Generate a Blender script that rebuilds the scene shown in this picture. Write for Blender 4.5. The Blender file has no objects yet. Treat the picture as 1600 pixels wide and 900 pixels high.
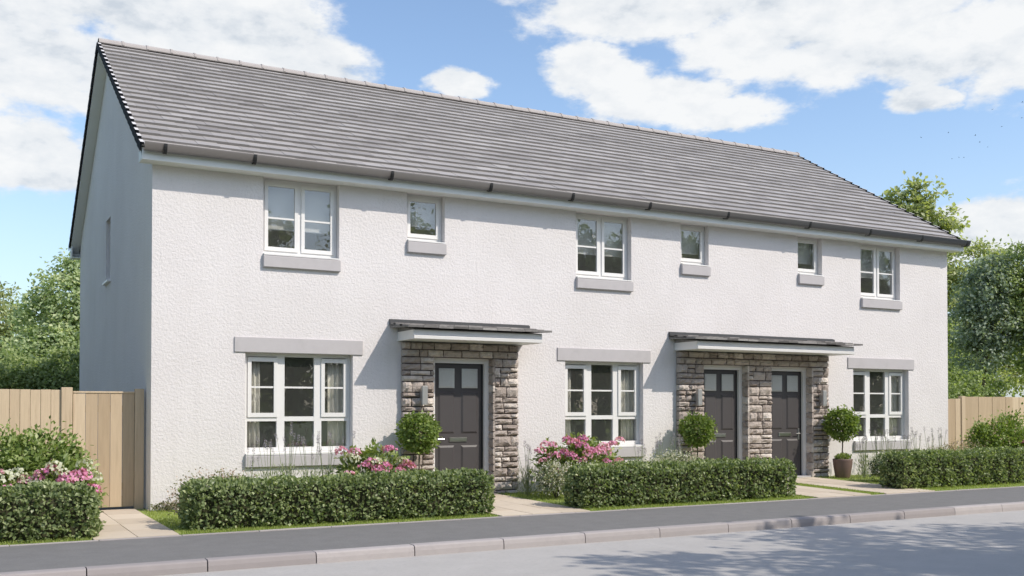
import bpy, math, random
import numpy as np
from mathutils import Matrix, Vector
R = math.radians
random.seed(7)
rng = np.random.default_rng(11)
SC = bpy.context.scene
COL = SC.collection

# ------------------------------------------------------------------ camera
cam = bpy.data.cameras.new('camera')
cam.sensor_width = 36.0
cam.lens = 36.0 * 1581.675 / 1600.0
cam.shift_y = (613.055 - 450.0) / 1600.0
cam.clip_start = 0.1
cam.clip_end = 3000
cam_o = bpy.data.objects.new('camera', cam)
cam_o.location = (-2.49209, -15.53855, 1.5)
cam_o.rotation_euler = (R(90 + 0.927), 0, R(-28.736))
COL.objects.link(cam_o)
SC.camera = cam_o

# ------------------------------------------------------------------ light
SUN = Vector((0.443, -0.590, 0.673)).normalized()      # towards the sun
SUN_AZ = math.atan2(SUN.x, SUN.y)
SUN_EL = math.asin(SUN.z)
sun = bpy.data.lights.new('sun', 'SUN')
sun.energy = 2.75
sun.angle = R(0.6)
sun.color = (1.0, 0.925, 0.815)
sun_o = bpy.data.objects.new('sun', sun)
sun_o.rotation_euler = (-SUN).to_track_quat('-Z', 'Y').to_euler()
sun_o.location = (10, -30, 30)
COL.objects.link(sun_o)
SC.view_settings.view_transform = 'Standard'
SC.view_settings.look = 'None'
SC.view_settings.exposure = 0.5
SC.view_settings.gamma = 1.0
SC.cycles.use_denoising = True
SC.cycles.max_bounces = 8
SC.cycles.transparent_max_bounces = 12


class NT:
    """small helper around a node tree"""
    def __init__(self, tree):
        self.t = tree
        self.n = tree.nodes
        self.l = tree.links

    def node(self, kind, **kw):
        nd = self.n.new(kind)
        for k, v in kw.items():
            setattr(nd, k, v)
        return nd

    def put(self, sock, v):
        if hasattr(v, 'is_output') or isinstance(v, bpy.types.NodeSocket):
            self.l.new(v, sock)
        elif v is not None:
            sock.default_value = v

    def math(self, op, a, b=None, c=None, clamp=False):
        nd = self.node('ShaderNodeMath', operation=op, use_clamp=clamp)
        self.put(nd.inputs[0], a)
        self.put(nd.inputs[1], b)
        self.put(nd.inputs[2], c)
        return nd.outputs[0]

    def vmath(self, op, a, b=None):
        nd = self.node('ShaderNodeVectorMath', operation=op)
        self.put(nd.inputs[0], a)
        self.put(nd.inputs[1], b)
        return nd.outputs[0]

    def step(self, x, lo, hi):
        nd = self.node('ShaderNodeMapRange', interpolation_type='SMOOTHSTEP')
        self.put(nd.inputs[0], x)
        nd.inputs[1].default_value = lo
        nd.inputs[2].default_value = hi
        return nd.outputs[0]

    def noise(self, vec, scale, detail=4, rough=0.55, out=0):
        nd = self.node('ShaderNodeTexNoise')
        if vec is not None:
            self.l.new(vec, nd.inputs['Vector'])
        nd.inputs['Scale'].default_value = scale
        nd.inputs['Detail'].default_value = detail
        nd.inputs['Roughness'].default_value = rough
        return nd.outputs[out]

    def ramp(self, fac, stops):
        nd = self.node('ShaderNodeValToRGB')
        self.l.new(fac, nd.inputs[0])
        e = nd.color_ramp.elements
        while len(e) < len(stops):
            e.new(0.5)
        for k, (p, c) in enumerate(stops):
            e[k].position = p
            e[k].color = (*c, 1)
        return nd.outputs[0]

    def mix(self, fac, a, b, blend='MIX'):
        nd = self.node('ShaderNodeMix', data_type='RGBA', blend_type=blend)
        self.put(nd.inputs[0], fac)
        for s, v in ((nd.inputs[6], a), (nd.inputs[7], b)):
            self.put(s, (*v, 1) if isinstance(v, tuple) and len(v) == 3 else v)
        return nd.outputs[2]


def build_world():
    w = bpy.data.worlds.new('World')
    SC.world = w
    w.use_nodes = True
    t = NT(w.node_tree)
    t.n.clear()
    out = t.node('ShaderNodeOutputWorld')
    sky = t.node('ShaderNodeTexSky', sky_type='NISHITA', sun_disc=False)
    sky.sun_elevation = SUN_EL
    sky.sun_rotation = SUN_AZ
    sky.altitude = 50
    sky.air_density = 1.0
    sky.dust_density = 1.0
    sky.ozone_density = 1.7
    bg = t.node('ShaderNodeBackground')
    t.l.new(sky.outputs[0], bg.inputs[0])
    bg.inputs[1].default_value = 0.15
    tc = t.node('ShaderNodeTexCoord')
    d = tc.outputs['Generated']
    sep = t.node('ShaderNodeSeparateXYZ')
    t.l.new(d, sep.inputs[0])
    az = t.math('MULTIPLY', t.math('ARCTAN2', sep.outputs[0], sep.outputs[1]), 57.2958)
    el = t.math('MULTIPLY', t.math('ARCSINE', sep.outputs[2]), 57.2958)
    st = t.vmath('MULTIPLY', d, (1.0, 1.0, 2.0))
    # edges of the clouds are frayed by warping the angles
    warp = t.noise(st, 7.0, 6, 0.62, out=1)
    ws = t.node('ShaderNodeSeparateXYZ')
    t.l.new(warp, ws.inputs[0])
    az_w = t.math('ADD', az, t.math('MULTIPLY', t.math('SUBTRACT', ws.outputs[0], 0.5), 5.0))
    el_w = t.math('ADD', el, t.math('MULTIPLY', t.math('SUBTRACT', ws.outputs[1], 0.5), 2.6))
    clouds = [(-1.0, 20.5, 10.5, 3.6), (9.5, 21.0, 9.0, 3.0), (13.0, 19.6, 6.8, 2.6), (17.0, 18.4, 4.4, 2.2),
              (1.5, 17.0, 8.5, 2.8), (3.2, 13.0, 4.2, 1.9), (-2.0, 12.2, 5.0, 1.9), (25.9, 17.9, 1.9, 1.0),
              (36.4, 21.6, 7.6, 2.2), (41.4, 19.6, 4.8, 2.2), (47.0, 21.0, 10.0, 3.0), (49.5, 18.4, 8.2, 2.3),
              (56.0, 18.4, 6.2, 3.2), (33.4, 18.2, 3.2, 1.7), (36.9, 16.9, 4.9, 1.4), (40.4, 15.8, 3.7, 1.0),
              (54.5, 9.2, 5.0, 1.6), (50.8, 15.8, 1.6, .9), (61.0, 10.5, 5.0, 1.8)]
    best = None
    for a0, e0, ra, re in clouds:
        qa = t.math('DIVIDE', t.math('SUBTRACT', az_w, a0), ra)
        qe = t.math('DIVIDE', t.math('SUBTRACT', el_w, e0), re)
        q = t.math('ADD', t.math('MULTIPLY', qa, qa), t.math('MULTIPLY', qe, qe))
        v = t.math('SUBTRACT', 1.0, t.math('SQRT', q))
        best = v if best is None else t.math('MAXIMUM', best, v)
    # the rest of the sky carries the same kind of broken cloud
    low = t.noise(st, 3.2, 5, 0.55)
    gen = t.math('MULTIPLY', t.math('SUBTRACT', low, 0.57), 5.0)
    off = t.math('MAXIMUM', t.step(t.math('ABSOLUTE', t.math('SUBTRACT', az, 28.5)), 32, 42), t.step(el, 22.5, 30))
    gen = t.math('SUBTRACT', gen, t.math('MULTIPLY', t.math('SUBTRACT', 1.0, off), 5.0))
    best = t.math('MAXIMUM', best, gen)
    best = t.math('ADD', best, 0.12)
    fine = t.noise(st, 17.0, 12, 0.60)
    cov = t.math('ADD', best, t.math('MULTIPLY', t.math('SUBTRACT', fine, 0.5), 1.55))
    dens = t.step(cov, 0.0, 0.42)
    dens = t.math('MULTIPLY', dens, t.step(el, 0.0, 4.0))
    dens = t.math('MULTIPLY', dens, 0.97)
    up = t.noise(t.vmath('ADD', st, (0.006, 0.0, 0.026)), 17.0, 6, 0.60)
    lit = t.math('ADD', 0.62, t.math('MULTIPLY', t.math('SUBTRACT', fine, up), 1.6), clamp=True)
    thick = t.step(t.noise(st, 5.0, 4, .5), 0.42, 0.66)
    lit = t.math('SUBTRACT', lit, t.math('MULTIPLY', thick, 0.26), clamp=True)
    ccol = t.ramp(lit, [(0.03, (0.62, 0.68, 0.75)), (0.36, (0.84, 0.87, 0.90)), (0.72, (0.95, 0.96, 0.965))])
    bc = t.node('ShaderNodeBackground')
    t.l.new(ccol, bc.inputs[0])
    bc.inputs[1].default_value = 0.705
    veil = t.math('MULTIPLY', t.math('SUBTRACT', 1.0, t.step(el, -2.0, 17.0)), 0.55)
    hz = t.node('ShaderNodeBackground')
    hz.inputs[0].default_value = (0.60, 0.72, 0.86, 1)
    hz.inputs[1].default_value = 0.68
    mh = t.node('ShaderNodeMixShader')
    t.l.new(veil, mh.inputs[0])
    t.l.new(bg.outputs[0], mh.inputs[1])
    t.l.new(hz.outputs[0], mh.inputs[2])
    bg = mh
    mx = t.node('ShaderNodeMixShader')
    t.l.new(dens, mx.inputs[0])
    t.l.new(bg.outputs[0], mx.inputs[1])
    t.l.new(bc.outputs[0], mx.inputs[2])
    t.l.new(mx.outputs[0], out.inputs[0])
    w.cycles.sampling_method = 'MANUAL'
    w.cycles.sample_map_resolution = 1024


build_world()


# ------------------------------------------------------------------ materials
def mat(name, col, rough=0.8, var=0.0, scale=4.0, bump=0.0, bscale=60.0, bdist=0.01, metal=0.0, tint=None,
        spec=0.4, stain=None, detail=5, stretch=None):
    """procedural surface: base colour with soft variation, optional per-piece tint and fine relief"""
    m = bpy.data.materials.new(name)
    m.use_nodes = True
    t = NT(m.node_tree)
    b = t.n['Principled BSDF']
    b.inputs['Roughness'].default_value = rough
    b.inputs['Metallic'].default_value = metal
    b.inputs['Specular IOR Level'].default_value = spec
    geo = t.node('ShaderNodeNewGeometry')
    pos = geo.outputs['Position']
    if stretch:
        pos = t.vmath('MULTIPLY', pos, stretch)
    c = None
    base = tuple(col)
    if tint:
        at = t.node('ShaderNodeAttribute', attribute_name='tint')
        c = t.ramp(at.outputs['Fac'], tint)
    if var:
        n = t.noise(pos, scale, detail, 0.6)
        k = t.math('ADD', 1.0 - var, t.math('MULTIPLY', n, 2 * var))
        vm = t.node('ShaderNodeVectorMath', operation='SCALE')
        t.put(vm.inputs[0], c if c is not None else base)
        t.l.new(k, vm.inputs['Scale'])
        c = vm.outputs[0]
    if stain:
        sc_, sm, sx = stain
        n2 = t.step(t.noise(pos, sc_, 6, 0.65), 0.5, 0.75)
        c = t.mix(t.math('MULTIPLY', n2, sx), c if c is not None else base, sm)
    if c is None:
        b.inputs['Base Color'].default_value = (*base, 1)
    else:
        t.l.new(c, b.inputs['Base Color'])
    if bump:
        n3 = t.noise(pos, bscale, 4, 0.6)
        bp = t.node('ShaderNodeBump')
        bp.inputs['Strength'].default_value = bump
        bp.inputs['Distance'].default_value = bdist
        t.l.new(n3, bp.inputs['Height'])
        t.l.new(bp.outputs[0], b.inputs['Normal'])
    return m


def leaf_mat(name, stops, trans=0.35, rough=0.45):
    m = bpy.data.materials.new(name)
    m.use_nodes = True
    t = NT(m.node_tree)
    b = t.n['Principled BSDF']
    at = t.node('ShaderNodeAttribute', attribute_name='tint')
    c = t.ramp(at.outputs['Fac'], stops)
    t.l.new(c, b.inputs['Base Color'])
    b.inputs['Roughness'].default_value = rough
    b.inputs['Specular IOR Level'].default_value = 0.35
    tr = t.node('ShaderNodeBsdfTranslucent')
    sc = t.node('ShaderNodeVectorMath', operation='MULTIPLY')
    t.l.new(c, sc.inputs[0])
    sc.inputs[1].default_value = (1.25, 1.35, 0.6)
    t.l.new(sc.outputs[0], tr.inputs[0])
    mx = t.node('ShaderNodeMixShader')
    mx.inputs[0].default_value = trans
    t.l.new(b.outputs[0], mx.inputs[1])
    t.l.new(tr.outputs[0], mx.inputs[2])
    t.l.new(mx.outputs[0], t.n['Material Output'].inputs[0])
    return m


def glass_mat(name, tint, gloss_rough=0.0, ior=1.5, boost=1.0):
    m = bpy.data.materials.new(name)
    m.use_nodes = True
    t = NT(m.node_tree)
    t.n.remove(t.n['Principled BSDF'])
    tr = t.node('ShaderNodeBsdfTransparent')
    tr.inputs[0].default_value = (*tint, 1)
    gl = t.node('ShaderNodeBsdfGlossy')
    gl.inputs['Roughness'].default_value = gloss_rough
    geo = t.node('ShaderNodeNewGeometry')
    bp = t.node('ShaderNodeBump')
    bp.inputs['Strength'].default_value = 0.25
    bp.inputs['Distance'].default_value = 0.006
    t.l.new(t.noise(geo.outputs['Position'], 3.0, 2, 0.5), bp.inputs['Height'])
    t.l.new(bp.outputs[0], gl.inputs['Normal'])
    dt = t.node('ShaderNodeVectorMath', operation='DOT_PRODUCT')
    t.l.new(geo.outputs['Incoming'], dt.inputs[0])
    t.l.new(geo.outputs['Normal'], dt.inputs[1])
    sch = t.math('POWER', t.math('SUBTRACT', 1.0, t.math('ABSOLUTE', dt.outputs['Value'])), 5.0)
    r0 = ((ior - 1) / (ior + 1)) ** 2
    f = t.math('MULTIPLY', t.math('ADD', r0, t.math('MULTIPLY', sch, 1 - r0)), boost, clamp=True)
    mx = t.node('ShaderNodeMixShader')
    t.l.new(f, mx.inputs[0])
    t.l.new(tr.outputs[0], mx.inputs[1])
    t.l.new(gl.outputs[0], mx.inputs[2])
    df = t.node('ShaderNodeBsdfDiffuse')
    df.inputs[0].default_value = (0.8, 0.8, 0.78, 1)
    m2 = t.node('ShaderNodeMixShader')
    m2.inputs[0].default_value = 0.022
    t.l.new(mx.outputs[0], m2.inputs[1])
    t.l.new(df.outputs[0], m2.inputs[2])
    t.l.new(m2.outputs[0], t.n['Material Output'].inputs[0])
    return m


def render_wall_mat():
    m = bpy.data.materials.new('roughcast_render')
    m.use_nodes = True
    t = NT(m.node_tree)
    b = t.n['Principled BSDF']
    b.inputs['Roughness'].default_value = 0.92
    b.inputs['Specular IOR Level'].default_value = 0.2
    geo = t.node('ShaderNodeNewGeometry')
    p = geo.outputs['Position']
    big = t.noise(p, 0.7, 5, 0.6)
    c = t.ramp(big, [(0.3, (0.665, 0.628, 0.62)), (0.7, (0.73, 0.695, 0.69))])
    speck = t.noise(p, 46.0, 4, 0.65)
    c = t.mix(t.math('MULTIPLY', t.step(speck, 0.5, 0.7), 0.22), c, (0.50, 0.47, 0.47))
    run = t.noise(t.vmath('MULTIPLY', p, (5.0, 5.0, 0.35)), 1.0, 6, 0.65)
    c = t.mix(t.math('MULTIPLY', t.step(run, 0.50, 0.78), 0.22), c, (0.56, 0.53, 0.515))
    t.l.new(c, b.inputs['Base Color'])
    h = t.math('ADD', t.math('MULTIPLY', t.noise(p, 24.0, 3, 0.6), 1.0), t.math('MULTIPLY', t.noise(p, 58.0, 3, 0.6), 0.45))
    bp = t.node('ShaderNodeBump')
    bp.inputs['Strength'].default_value = 0.55
    bp.inputs['Distance'].default_value = 0.022
    t.l.new(h, bp.inputs['Height'])
    t.l.new(bp.outputs[0], b.inputs['Normal'])
    return m


M = {}
M['render'] = render_wall_mat()
M['upvc'] = mat('white_upvc', (0.74, 0.725, 0.71), 0.35, var=0.02, scale=3, spec=0.5)
M['white_wood'] = mat('white_painted_board', (0.74, 0.745, 0.73), 0.5, var=0.03, scale=2, spec=0.4)
M['cast_stone'] = mat('cast_stone', (0.47, 0.445, 0.45), 0.9, var=0.07, scale=7, bump=0.25, bscale=90, bdist=0.004,
                      stain=(3.0, (0.38, 0.36, 0.36), 0.35))
M['tile'] = mat('roof_tile_grey', (0.2, 0.2, 0.2), 0.55, var=0.20, scale=1.6, stretch=(0.35, 1.6, 1.6), bump=0.2, bscale=70, bdist=0.004, spec=0.45,
                tint=[(0.0, (0.235, 0.216, 0.205)), (0.5, (0.34, 0.317, 0.303)), (1.0, (0.46, 0.433, 0.415))],
                stain=(1.3, (0.45, 0.43, 0.425), 0.30))
M['tile_edge'] = mat('roof_tile_shade_edge', (0.215, 0.20, 0.192), 0.8, var=0.2, scale=6)  # front lips coloured darker to strengthen the shade lines between courses
M['ridge'] = mat('ridge_tile_grey', (0.40, 0.365, 0.35), 0.8, var=0.12, scale=5, bump=0.2, bscale=60, bdist=0.004)
M['verge'] = mat('verge_cap_charcoal', (0.014, 0.015, 0.018), 0.8, var=0.1, scale=8, spec=0.1)
M['verge_lip'] = mat('verge_lit_dash', (0.62, 0.60, 0.60), 0.8, var=0.1, scale=9)  # pale colour painted in for the sunlit dashes on the cap tops
M['gutter'] = mat('gutter_grey', (0.145, 0.135, 0.13), 0.35, var=0.05, scale=4, spec=0.5)
M['bracket'] = mat('bracket_black', (0.02, 0.02, 0.021), 0.45, var=0.05)
M['deck'] = mat('roof_underlay', (0.06, 0.058, 0.056), 0.9, var=0.1)
M['stone'] = mat('split_stone', (0.3, 0.27, 0.25), 0.95, var=0.24, scale=16, bump=1.0, bscale=38, bdist=0.022,
                 tint=[(0.0, (0.28, 0.23, 0.202)), (0.35, (0.42, 0.36, 0.32)), (0.7, (0.54, 0.477, 0.43)), (1.0, (0.65, 0.585, 0.53))],
                 stain=(9.0, (0.15, 0.12, 0.105), 0.6))
M['mortar'] = mat('mortar_brown', (0.11, 0.09, 0.078), 0.95, var=0.2, scale=20, bump=0.4, bscale=120, bdist=0.005)
M['slate'] = mat('porch_slate', (0.13, 0.125, 0.12), 0.75, var=0.5, scale=11, bump=0.35, bscale=40, bdist=0.004,
                 tint=[(0.0, (0.11, 0.102, 0.098)), (0.6, (0.21, 0.197, 0.19)), (1.0, (0.36, 0.34, 0.325))])
M['lead'] = mat('lead_flashing', (0.07, 0.07, 0.073), 0.5, var=0.2, scale=8)
M['door'] = mat('door_taupe', (0.068, 0.062, 0.064), 0.42, var=0.05, scale=2, spec=0.45)
M['seal_and_shade'] = mat('seal_shade_black', (0.012, 0.012, 0.012), 0.6, var=0.05)
M['chrome'] = mat('brushed_metal', (0.62, 0.62, 0.61), 0.28, metal=1.0, var=0.03)
M['lamp'] = mat('lamp_silver', (0.55, 0.54, 0.53), 0.35, metal=0.7, var=0.04)
M['lens'] = mat('lamp_lens', (0.7, 0.69, 0.66), 0.3, var=0.02)
M['frost'] = mat('obscured_glass', (0.46, 0.47, 0.46), 0.25, var=0.12, scale=30, bump=0.4, bscale=70, bdist=0.003, spec=0.6)
M['glass'] = glass_mat('window_glass', (0.965, 0.972, 0.968), 0.0, 1.5, 2.3)
M['room'] = mat('room_paint', (0.62, 0.60, 0.55), 0.9, var=0.08, scale=1.0)
M['room_floor'] = mat('room_floor', (0.10, 0.085, 0.07), 0.7, var=0.1, scale=2.0)
M['curtain'] = mat('curtain_cloth', (0.66, 0.63, 0.565), 0.95, var=0.06, scale=3)
M['blind'] = mat('blind_cloth', (0.56, 0.55, 0.54), 0.95, var=0.04, scale=3)
WOOD = [(0.0, (0.39, 0.29, 0.19)), (0.5, (0.49, 0.375, 0.255)), (1.0, (0.57, 0.45, 0.315))]
M['wood'] = mat('fence_timber', (0.45, 0.35, 0.24), 0.8, var=0.17, scale=5.0, stretch=(7, 7, 0.55), bump=0.25, bscale=9,
                bdist=0.003, tint=WOOD, detail=8, stain=(1.6, (0.27, 0.18, 0.105), 0.38))
M['asphalt'] = mat('pavement_tarmac', (0.175, 0.17, 0.166), 0.95, var=0.20, scale=4.0, detail=12, bump=0.5, bscale=160, bdist=0.006,
                   stain=(38.0, (0.29, 0.285, 0.28), 0.45))
M['road'] = mat('road_surface', (0.43, 0.41, 0.39), 0.93, var=0.13, scale=2.6, detail=12, bump=0.6, bscale=90, bdist=0.008,
                stain=(22.0, (0.32, 0.31, 0.30), 0.5))
M['kerb'] = mat('kerb_concrete', (0.50, 0.46, 0.455), 0.9, var=0.09, scale=6, bump=0.3, bscale=80, bdist=0.004,
                tint=[(0.0, (0.31, 0.28, 0.275)), (1.0, (0.41, 0.375, 0.365))], stain=(5, (0.29, 0.265, 0.265), 0.4))
M['slab'] = mat('buff_paving', (0.6, 0.5, 0.4), 0.9, var=0.06, scale=6, bump=0.2, bscale=70, bdist=0.003,
                tint=[(0.0, (0.53, 0.445, 0.35)), (1.0, (0.63, 0.54, 0.435))], stain=(3, (0.48, 0.42, 0.34), 0.4))
M['pot'] = mat('plant_pot_brown', (0.16, 0.105, 0.088), 0.6, var=0.12, scale=5)
M['soil'] = mat('soil', (0.05, 0.035, 0.025), 1.0, var=0.3, scale=20, bump=0.8, bscale=40, bdist=0.02)
M['lawn'] = mat('lawn', (0.27, 0.33, 0.10), 0.95, var=0.25, scale=3.5, bump=0.6, bscale=80, bdist=0.02,
                stain=(7.0, (0.36, 0.40, 0.15), 0.6))
M['field'] = mat('field_grass', (0.10, 0.15, 0.045), 0.95, var=0.3, scale=0.4, bump=0.5, bscale=20, bdist=0.05)
M['bark'] = mat('bark', (0.12, 0.10, 0.08), 0.95, var=0.3, scale=12, bump=0.8, bscale=25, bdist=0.02)
M['hedge_core'] = mat('dark_core', (0.045, 0.045, 0.022), 0.95, var=0.3, scale=25)
M['bird'] = mat('bird_feathers', (0.03, 0.032, 0.036), 0.8, var=0.1)
M['grass'] = leaf_mat('grass_blade', [(0, (0.18, 0.235, 0.05)), (0.6, (0.33, 0.4, 0.105)), (1, (0.5, 0.53, 0.2))], 0.4)
M['hedge'] = leaf_mat('hedge_leaf', [(0, (0.085, 0.125, 0.045)), (0.5, (0.235, 0.29, 0.13)), (0.85, (0.42, 0.47, 0.25)), (1, (0.62, 0.64, 0.43))], 0.35)
M['box'] = leaf_mat('topiary_leaf', [(0, (0.09, 0.139, 0.03)), (0.5, (0.201, 0.276, 0.069)), (1, (0.383, 0.446, 0.149))], 0.35)
M['shrub'] = leaf_mat('shrub_leaf', [(0, (0.08, 0.13, 0.03)), (0.5, (0.2, 0.27, 0.075)), (0.85, (0.36, 0.42, 0.16)), (1, (0.52, 0.55, 0.3))], 0.35)
M['white_leaf'] = leaf_mat('white_blossom_leaf', [(0, (0.06, 0.095, 0.035)), (0.5, (0.15, 0.20, 0.09)), (0.62, (0.55, 0.53, 0.45)), (1, (0.72, 0.68, 0.62))], 0.3)
M['sedum'] = leaf_mat('low_flower_leaf', [(0, (0.10, 0.11, 0.05)), (0.5, (0.22, 0.22, 0.11)), (0.6, (0.42, 0.32, 0.27)), (1, (0.58, 0.46, 0.41))], 0.3)
M['silver'] = leaf_mat('silver_leaf', [(0, (0.16, 0.20, 0.11)), (0.5, (0.27, 0.31, 0.19)), (1, (0.45, 0.47, 0.33))], 0.3)
M['spike'] = leaf_mat('lavender_flower', [(0, (0.22, 0.20, 0.28)), (1, (0.42, 0.38, 0.48))], 0.3)
M['pink'] = leaf_mat('hydrangea_pink', [(0, (0.58, 0.16, 0.38)), (0.5, (0.74, 0.32, 0.52)), (1, (0.84, 0.56, 0.66))], 0.3)
M['cream'] = leaf_mat('hydrangea_cream', [(0, (0.48, 0.50, 0.34)), (1, (0.72, 0.72, 0.60))], 0.3)
M['tree_a'] = leaf_mat('tree_leaf_grey_green', [(0, (0.205, 0.263, 0.15)), (0.5, (0.409, 0.487, 0.272)), (1, (0.682, 0.693, 0.458))], 0.4)
M['tree_b'] = leaf_mat('tree_leaf_olive', [(0, (0.167, 0.194, 0.08)), (0.5, (0.322, 0.35, 0.159)), (1, (0.515, 0.537, 0.28))], 0.4)
M['tree_c'] = leaf_mat('tree_leaf_deep', [(0, (0.127, 0.176, 0.072)), (0.5, (0.269, 0.333, 0.136)), (1, (0.478, 0.537, 0.253))], 0.4)
M['tree_d'] = leaf_mat('tree_leaf_blue_green', [(0, (0.155, 0.195, 0.173)), (0.5, (0.295, 0.351, 0.268)), (1, (0.558, 0.598, 0.45))], 0.4)
M['tree_e'] = leaf_mat('tree_leaf_light', [(0, (0.219, 0.256, 0.106)), (0.5, (0.4, 0.43, 0.213)), (1, (0.618, 0.624, 0.372))], 0.45)


# ------------------------------------------------------------------ mesh helpers
class MB:
    def __init__(self):
        self.v, self.f, self.mi, self.t = [], [], [], []

    def add(self, vs, fs, mi=0, tint=0.5):
        n = len(self.v)
        self.v += [tuple(p) for p in vs]
        self.t += [tint] * len(vs)
        for q in fs:
            self.f.append([n + k for k in q])
            self.mi.append(mi)
        return self

    def box(self, x0, x1, y0, y1, z0, z1, mi=0, tint=0.5):
        return self.add([(x0, y0, z0), (x1, y0, z0), (x1, y1, z0), (x0, y1, z0), (x0, y0, z1), (x1, y0, z1), (x1, y1, z1), (x0, y1, z1)],
                        [(0, 3, 2, 1), (4, 5, 6, 7), (0, 1, 5, 4), (1, 2, 6, 5), (2, 3, 7, 6), (3, 0, 4, 7)], mi, tint)

    def cbox(self, x0, x1, y0, y1, z0, z1, c=0.01, mi=0, tint=0.5):
        """box with chamfered edges"""
        cx, cy, cz = (x0 + x1) / 2, (y0 + y1) / 2, (z0 + z1) / 2
        hx, hy, hz = (x1 - x0) / 2, (y1 - y0) / 2, (z1 - z0) / 2
        vs, idx = [], {}
        for sx in (-1, 1):
            for sy in (-1, 1):
                for sz in (-1, 1):
                    for ax in range(3):
                        p = [sx * (hx - c), sy * (hy - c), sz * (hz - c)]
                        p[ax] = (sx * hx, sy * hy, sz * hz)[ax]
                        idx[(sx, sy, sz, ax)] = len(vs)
                        vs.append((cx + p[0], cy + p[1], cz + p[2]))
        fs = []
        for ax in range(3):
            o1, o2 = [k for k in range(3) if k != ax]
            for s in (-1, 1):
                q = []
                for a, b in ((-1, -1), (1, -1), (1, 1), (-1, 1)):
                    k = [0, 0, 0]
                    k[ax], k[o1], k[o2] = s, a, b
                    q.append(idx[(*k, ax)])
                fs.append(q)
        for ax in range(3):          # edge strips run along ax
            o1, o2 = [k for k in range(3) if k != ax]
            for a in (-1, 1):
                for b in (-1, 1):
                    k0, k1 = [0, 0, 0], [0, 0, 0]
                    k0[o1] = k1[o1] = a
                    k0[o2] = k1[o2] = b
                    k0[ax], k1[ax] = -1, 1
                    fs.append([idx[(*k0, o1)], idx[(*k1, o1)], idx[(*k1, o2)], idx[(*k0, o2)]])
        for sx in (-1, 1):
            for sy in (-1, 1):
                for sz in (-1, 1):
                    fs.append([idx[(sx, sy, sz, a)] for a in range(3)])
        return self.add(vs, fs, mi, tint)

    def frustum(self, x0, x1, z0, z1, yb, yf, inset, mi=0):
        """raised panel on a plane facing -Y: base at yb, smaller face at yf"""
        i = inset
        return self.add([(x0, yb, z0), (x1, yb, z0), (x1, yb, z1), (x0, yb, z1),
                         (x0 + i, yf, z0 + i), (x1 - i, yf, z0 + i), (x1 - i, yf, z1 - i), (x0 + i, yf, z1 - i)],
                        [(4, 5, 6, 7), (0, 1, 5, 4), (1, 2, 6, 5), (2, 3, 7, 6), (3, 0, 4, 7)], mi)

    def prism(self, prof, x0, x1, mi=0, tint=0.5):
        """profile of (y, z) points swept along X"""
        n = len(prof)
        vs = [(x0, y, z) for y, z in prof] + [(x1, y, z) for y, z in prof]
        fs = [(k, (k + 1) % n, n + (k + 1) % n, n + k) for k in range(n)] + [list(range(n)), list(range(2 * n - 1, n - 1, -1))]
        return self.add(vs, fs, mi, tint)

    def tube(self, pts, rad, seg=8, mi=0):
        rings = []
        n0 = len(self.v)
        pts = [Vector(p) for p in pts]
        for k, p in enumerate(pts):
            d = (pts[min(k + 1, len(pts) - 1)] - pts[max(k - 1, 0)]).normalized()
            a = d.orthogonal().normalized()
            if k:
                a = (pa - d * pa.dot(d)).normalized()
            pa = a
            b = d.cross(a)
            r = rad[k] if isinstance(rad, (list, tuple)) else rad
            for s in range(seg):
                w = 2 * math.pi * s / seg
                self.v.append(tuple(p + (a * math.cos(w) + b * math.sin(w)) * r))
                self.t.append(0.5)
        for k in range(len(pts) - 1):
            for s in range(seg):
                self.f.append([n0 + k * seg + s, n0 + k * seg + (s + 1) % seg, n0 + (k + 1) * seg + (s + 1) % seg, n0 + (k + 1) * seg + s])
                self.mi.append(mi)
        self.f.append([n0 + s for s in range(seg)][::-1])
        self.f.append([n0 + (len(pts) - 1) * seg + s for s in range(seg)])
        self.mi += [mi, mi]
        return self

    def lathe(self, prof, seg=20, mi=0):
        n0 = len(self.v)
        for r, z in prof:
            for s in range(seg):
                w = 2 * math.pi * s / seg
                self.v.append((r * math.cos(w), r * math.sin(w), z))
                self.t.append(0.5)
        for k in range(len(prof) - 1):
            for s in range(seg):
                self.f.append([n0 + k * seg + s, n0 + k * seg + (s + 1) % seg, n0 + (k + 1) * seg + (s + 1) % seg, n0 + (k + 1) * seg + s])
                self.mi.append(mi)
        return self

    def mesh(self, name, mats, smooth=False):
        me = bpy.data.meshes.new(name)
        me.from_pydata(self.v, [], self.f)
        for m in (mats if isinstance(mats, (list, tuple)) else [mats]):
            me.materials.append(m)
        if any(self.mi):
            me.polygons.foreach_set('material_index', self.mi)
        a = me.attributes.new('tint', 'FLOAT', 'POINT')
        a.data.foreach_set('value', self.t)
        if smooth:
            me.polygons.foreach_set('use_smooth', [True] * len(me.polygons))
        me.update()
        return me


def link(name, me, parent=None, mw=None, loc=None):
    o = bpy.data.objects.new(name, me)
    COL.objects.link(o)
    if parent is not None:
        o.parent = parent
    if mw is not None:
        o.matrix_local = mw
    if loc is not None:
        o.location = loc
    return o


def tag(o, label=None, cat=None, group=None, kind=None):
    for k, v in (('label', label), ('category', cat), ('group', group), ('kind', kind)):
        if v:
            o[k] = v
    return o


def thing(name, label, cat, loc=(0, 0, 0), group=None, rz=0):
    o = bpy.data.objects.new(name, None)
    o.empty_display_size = 0.2
    COL.objects.link(o)
    o.location = loc
    o.rotation_euler = (0, 0, rz)
    return tag(o, label, cat, group)


def copy_tree(o, parent=None):
    c = o.copy()
    COL.objects.link(c)
    if parent is not None:
        c.parent = parent
    for ch in list(o.children):
        copy_tree(ch, c)
    return c


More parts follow.
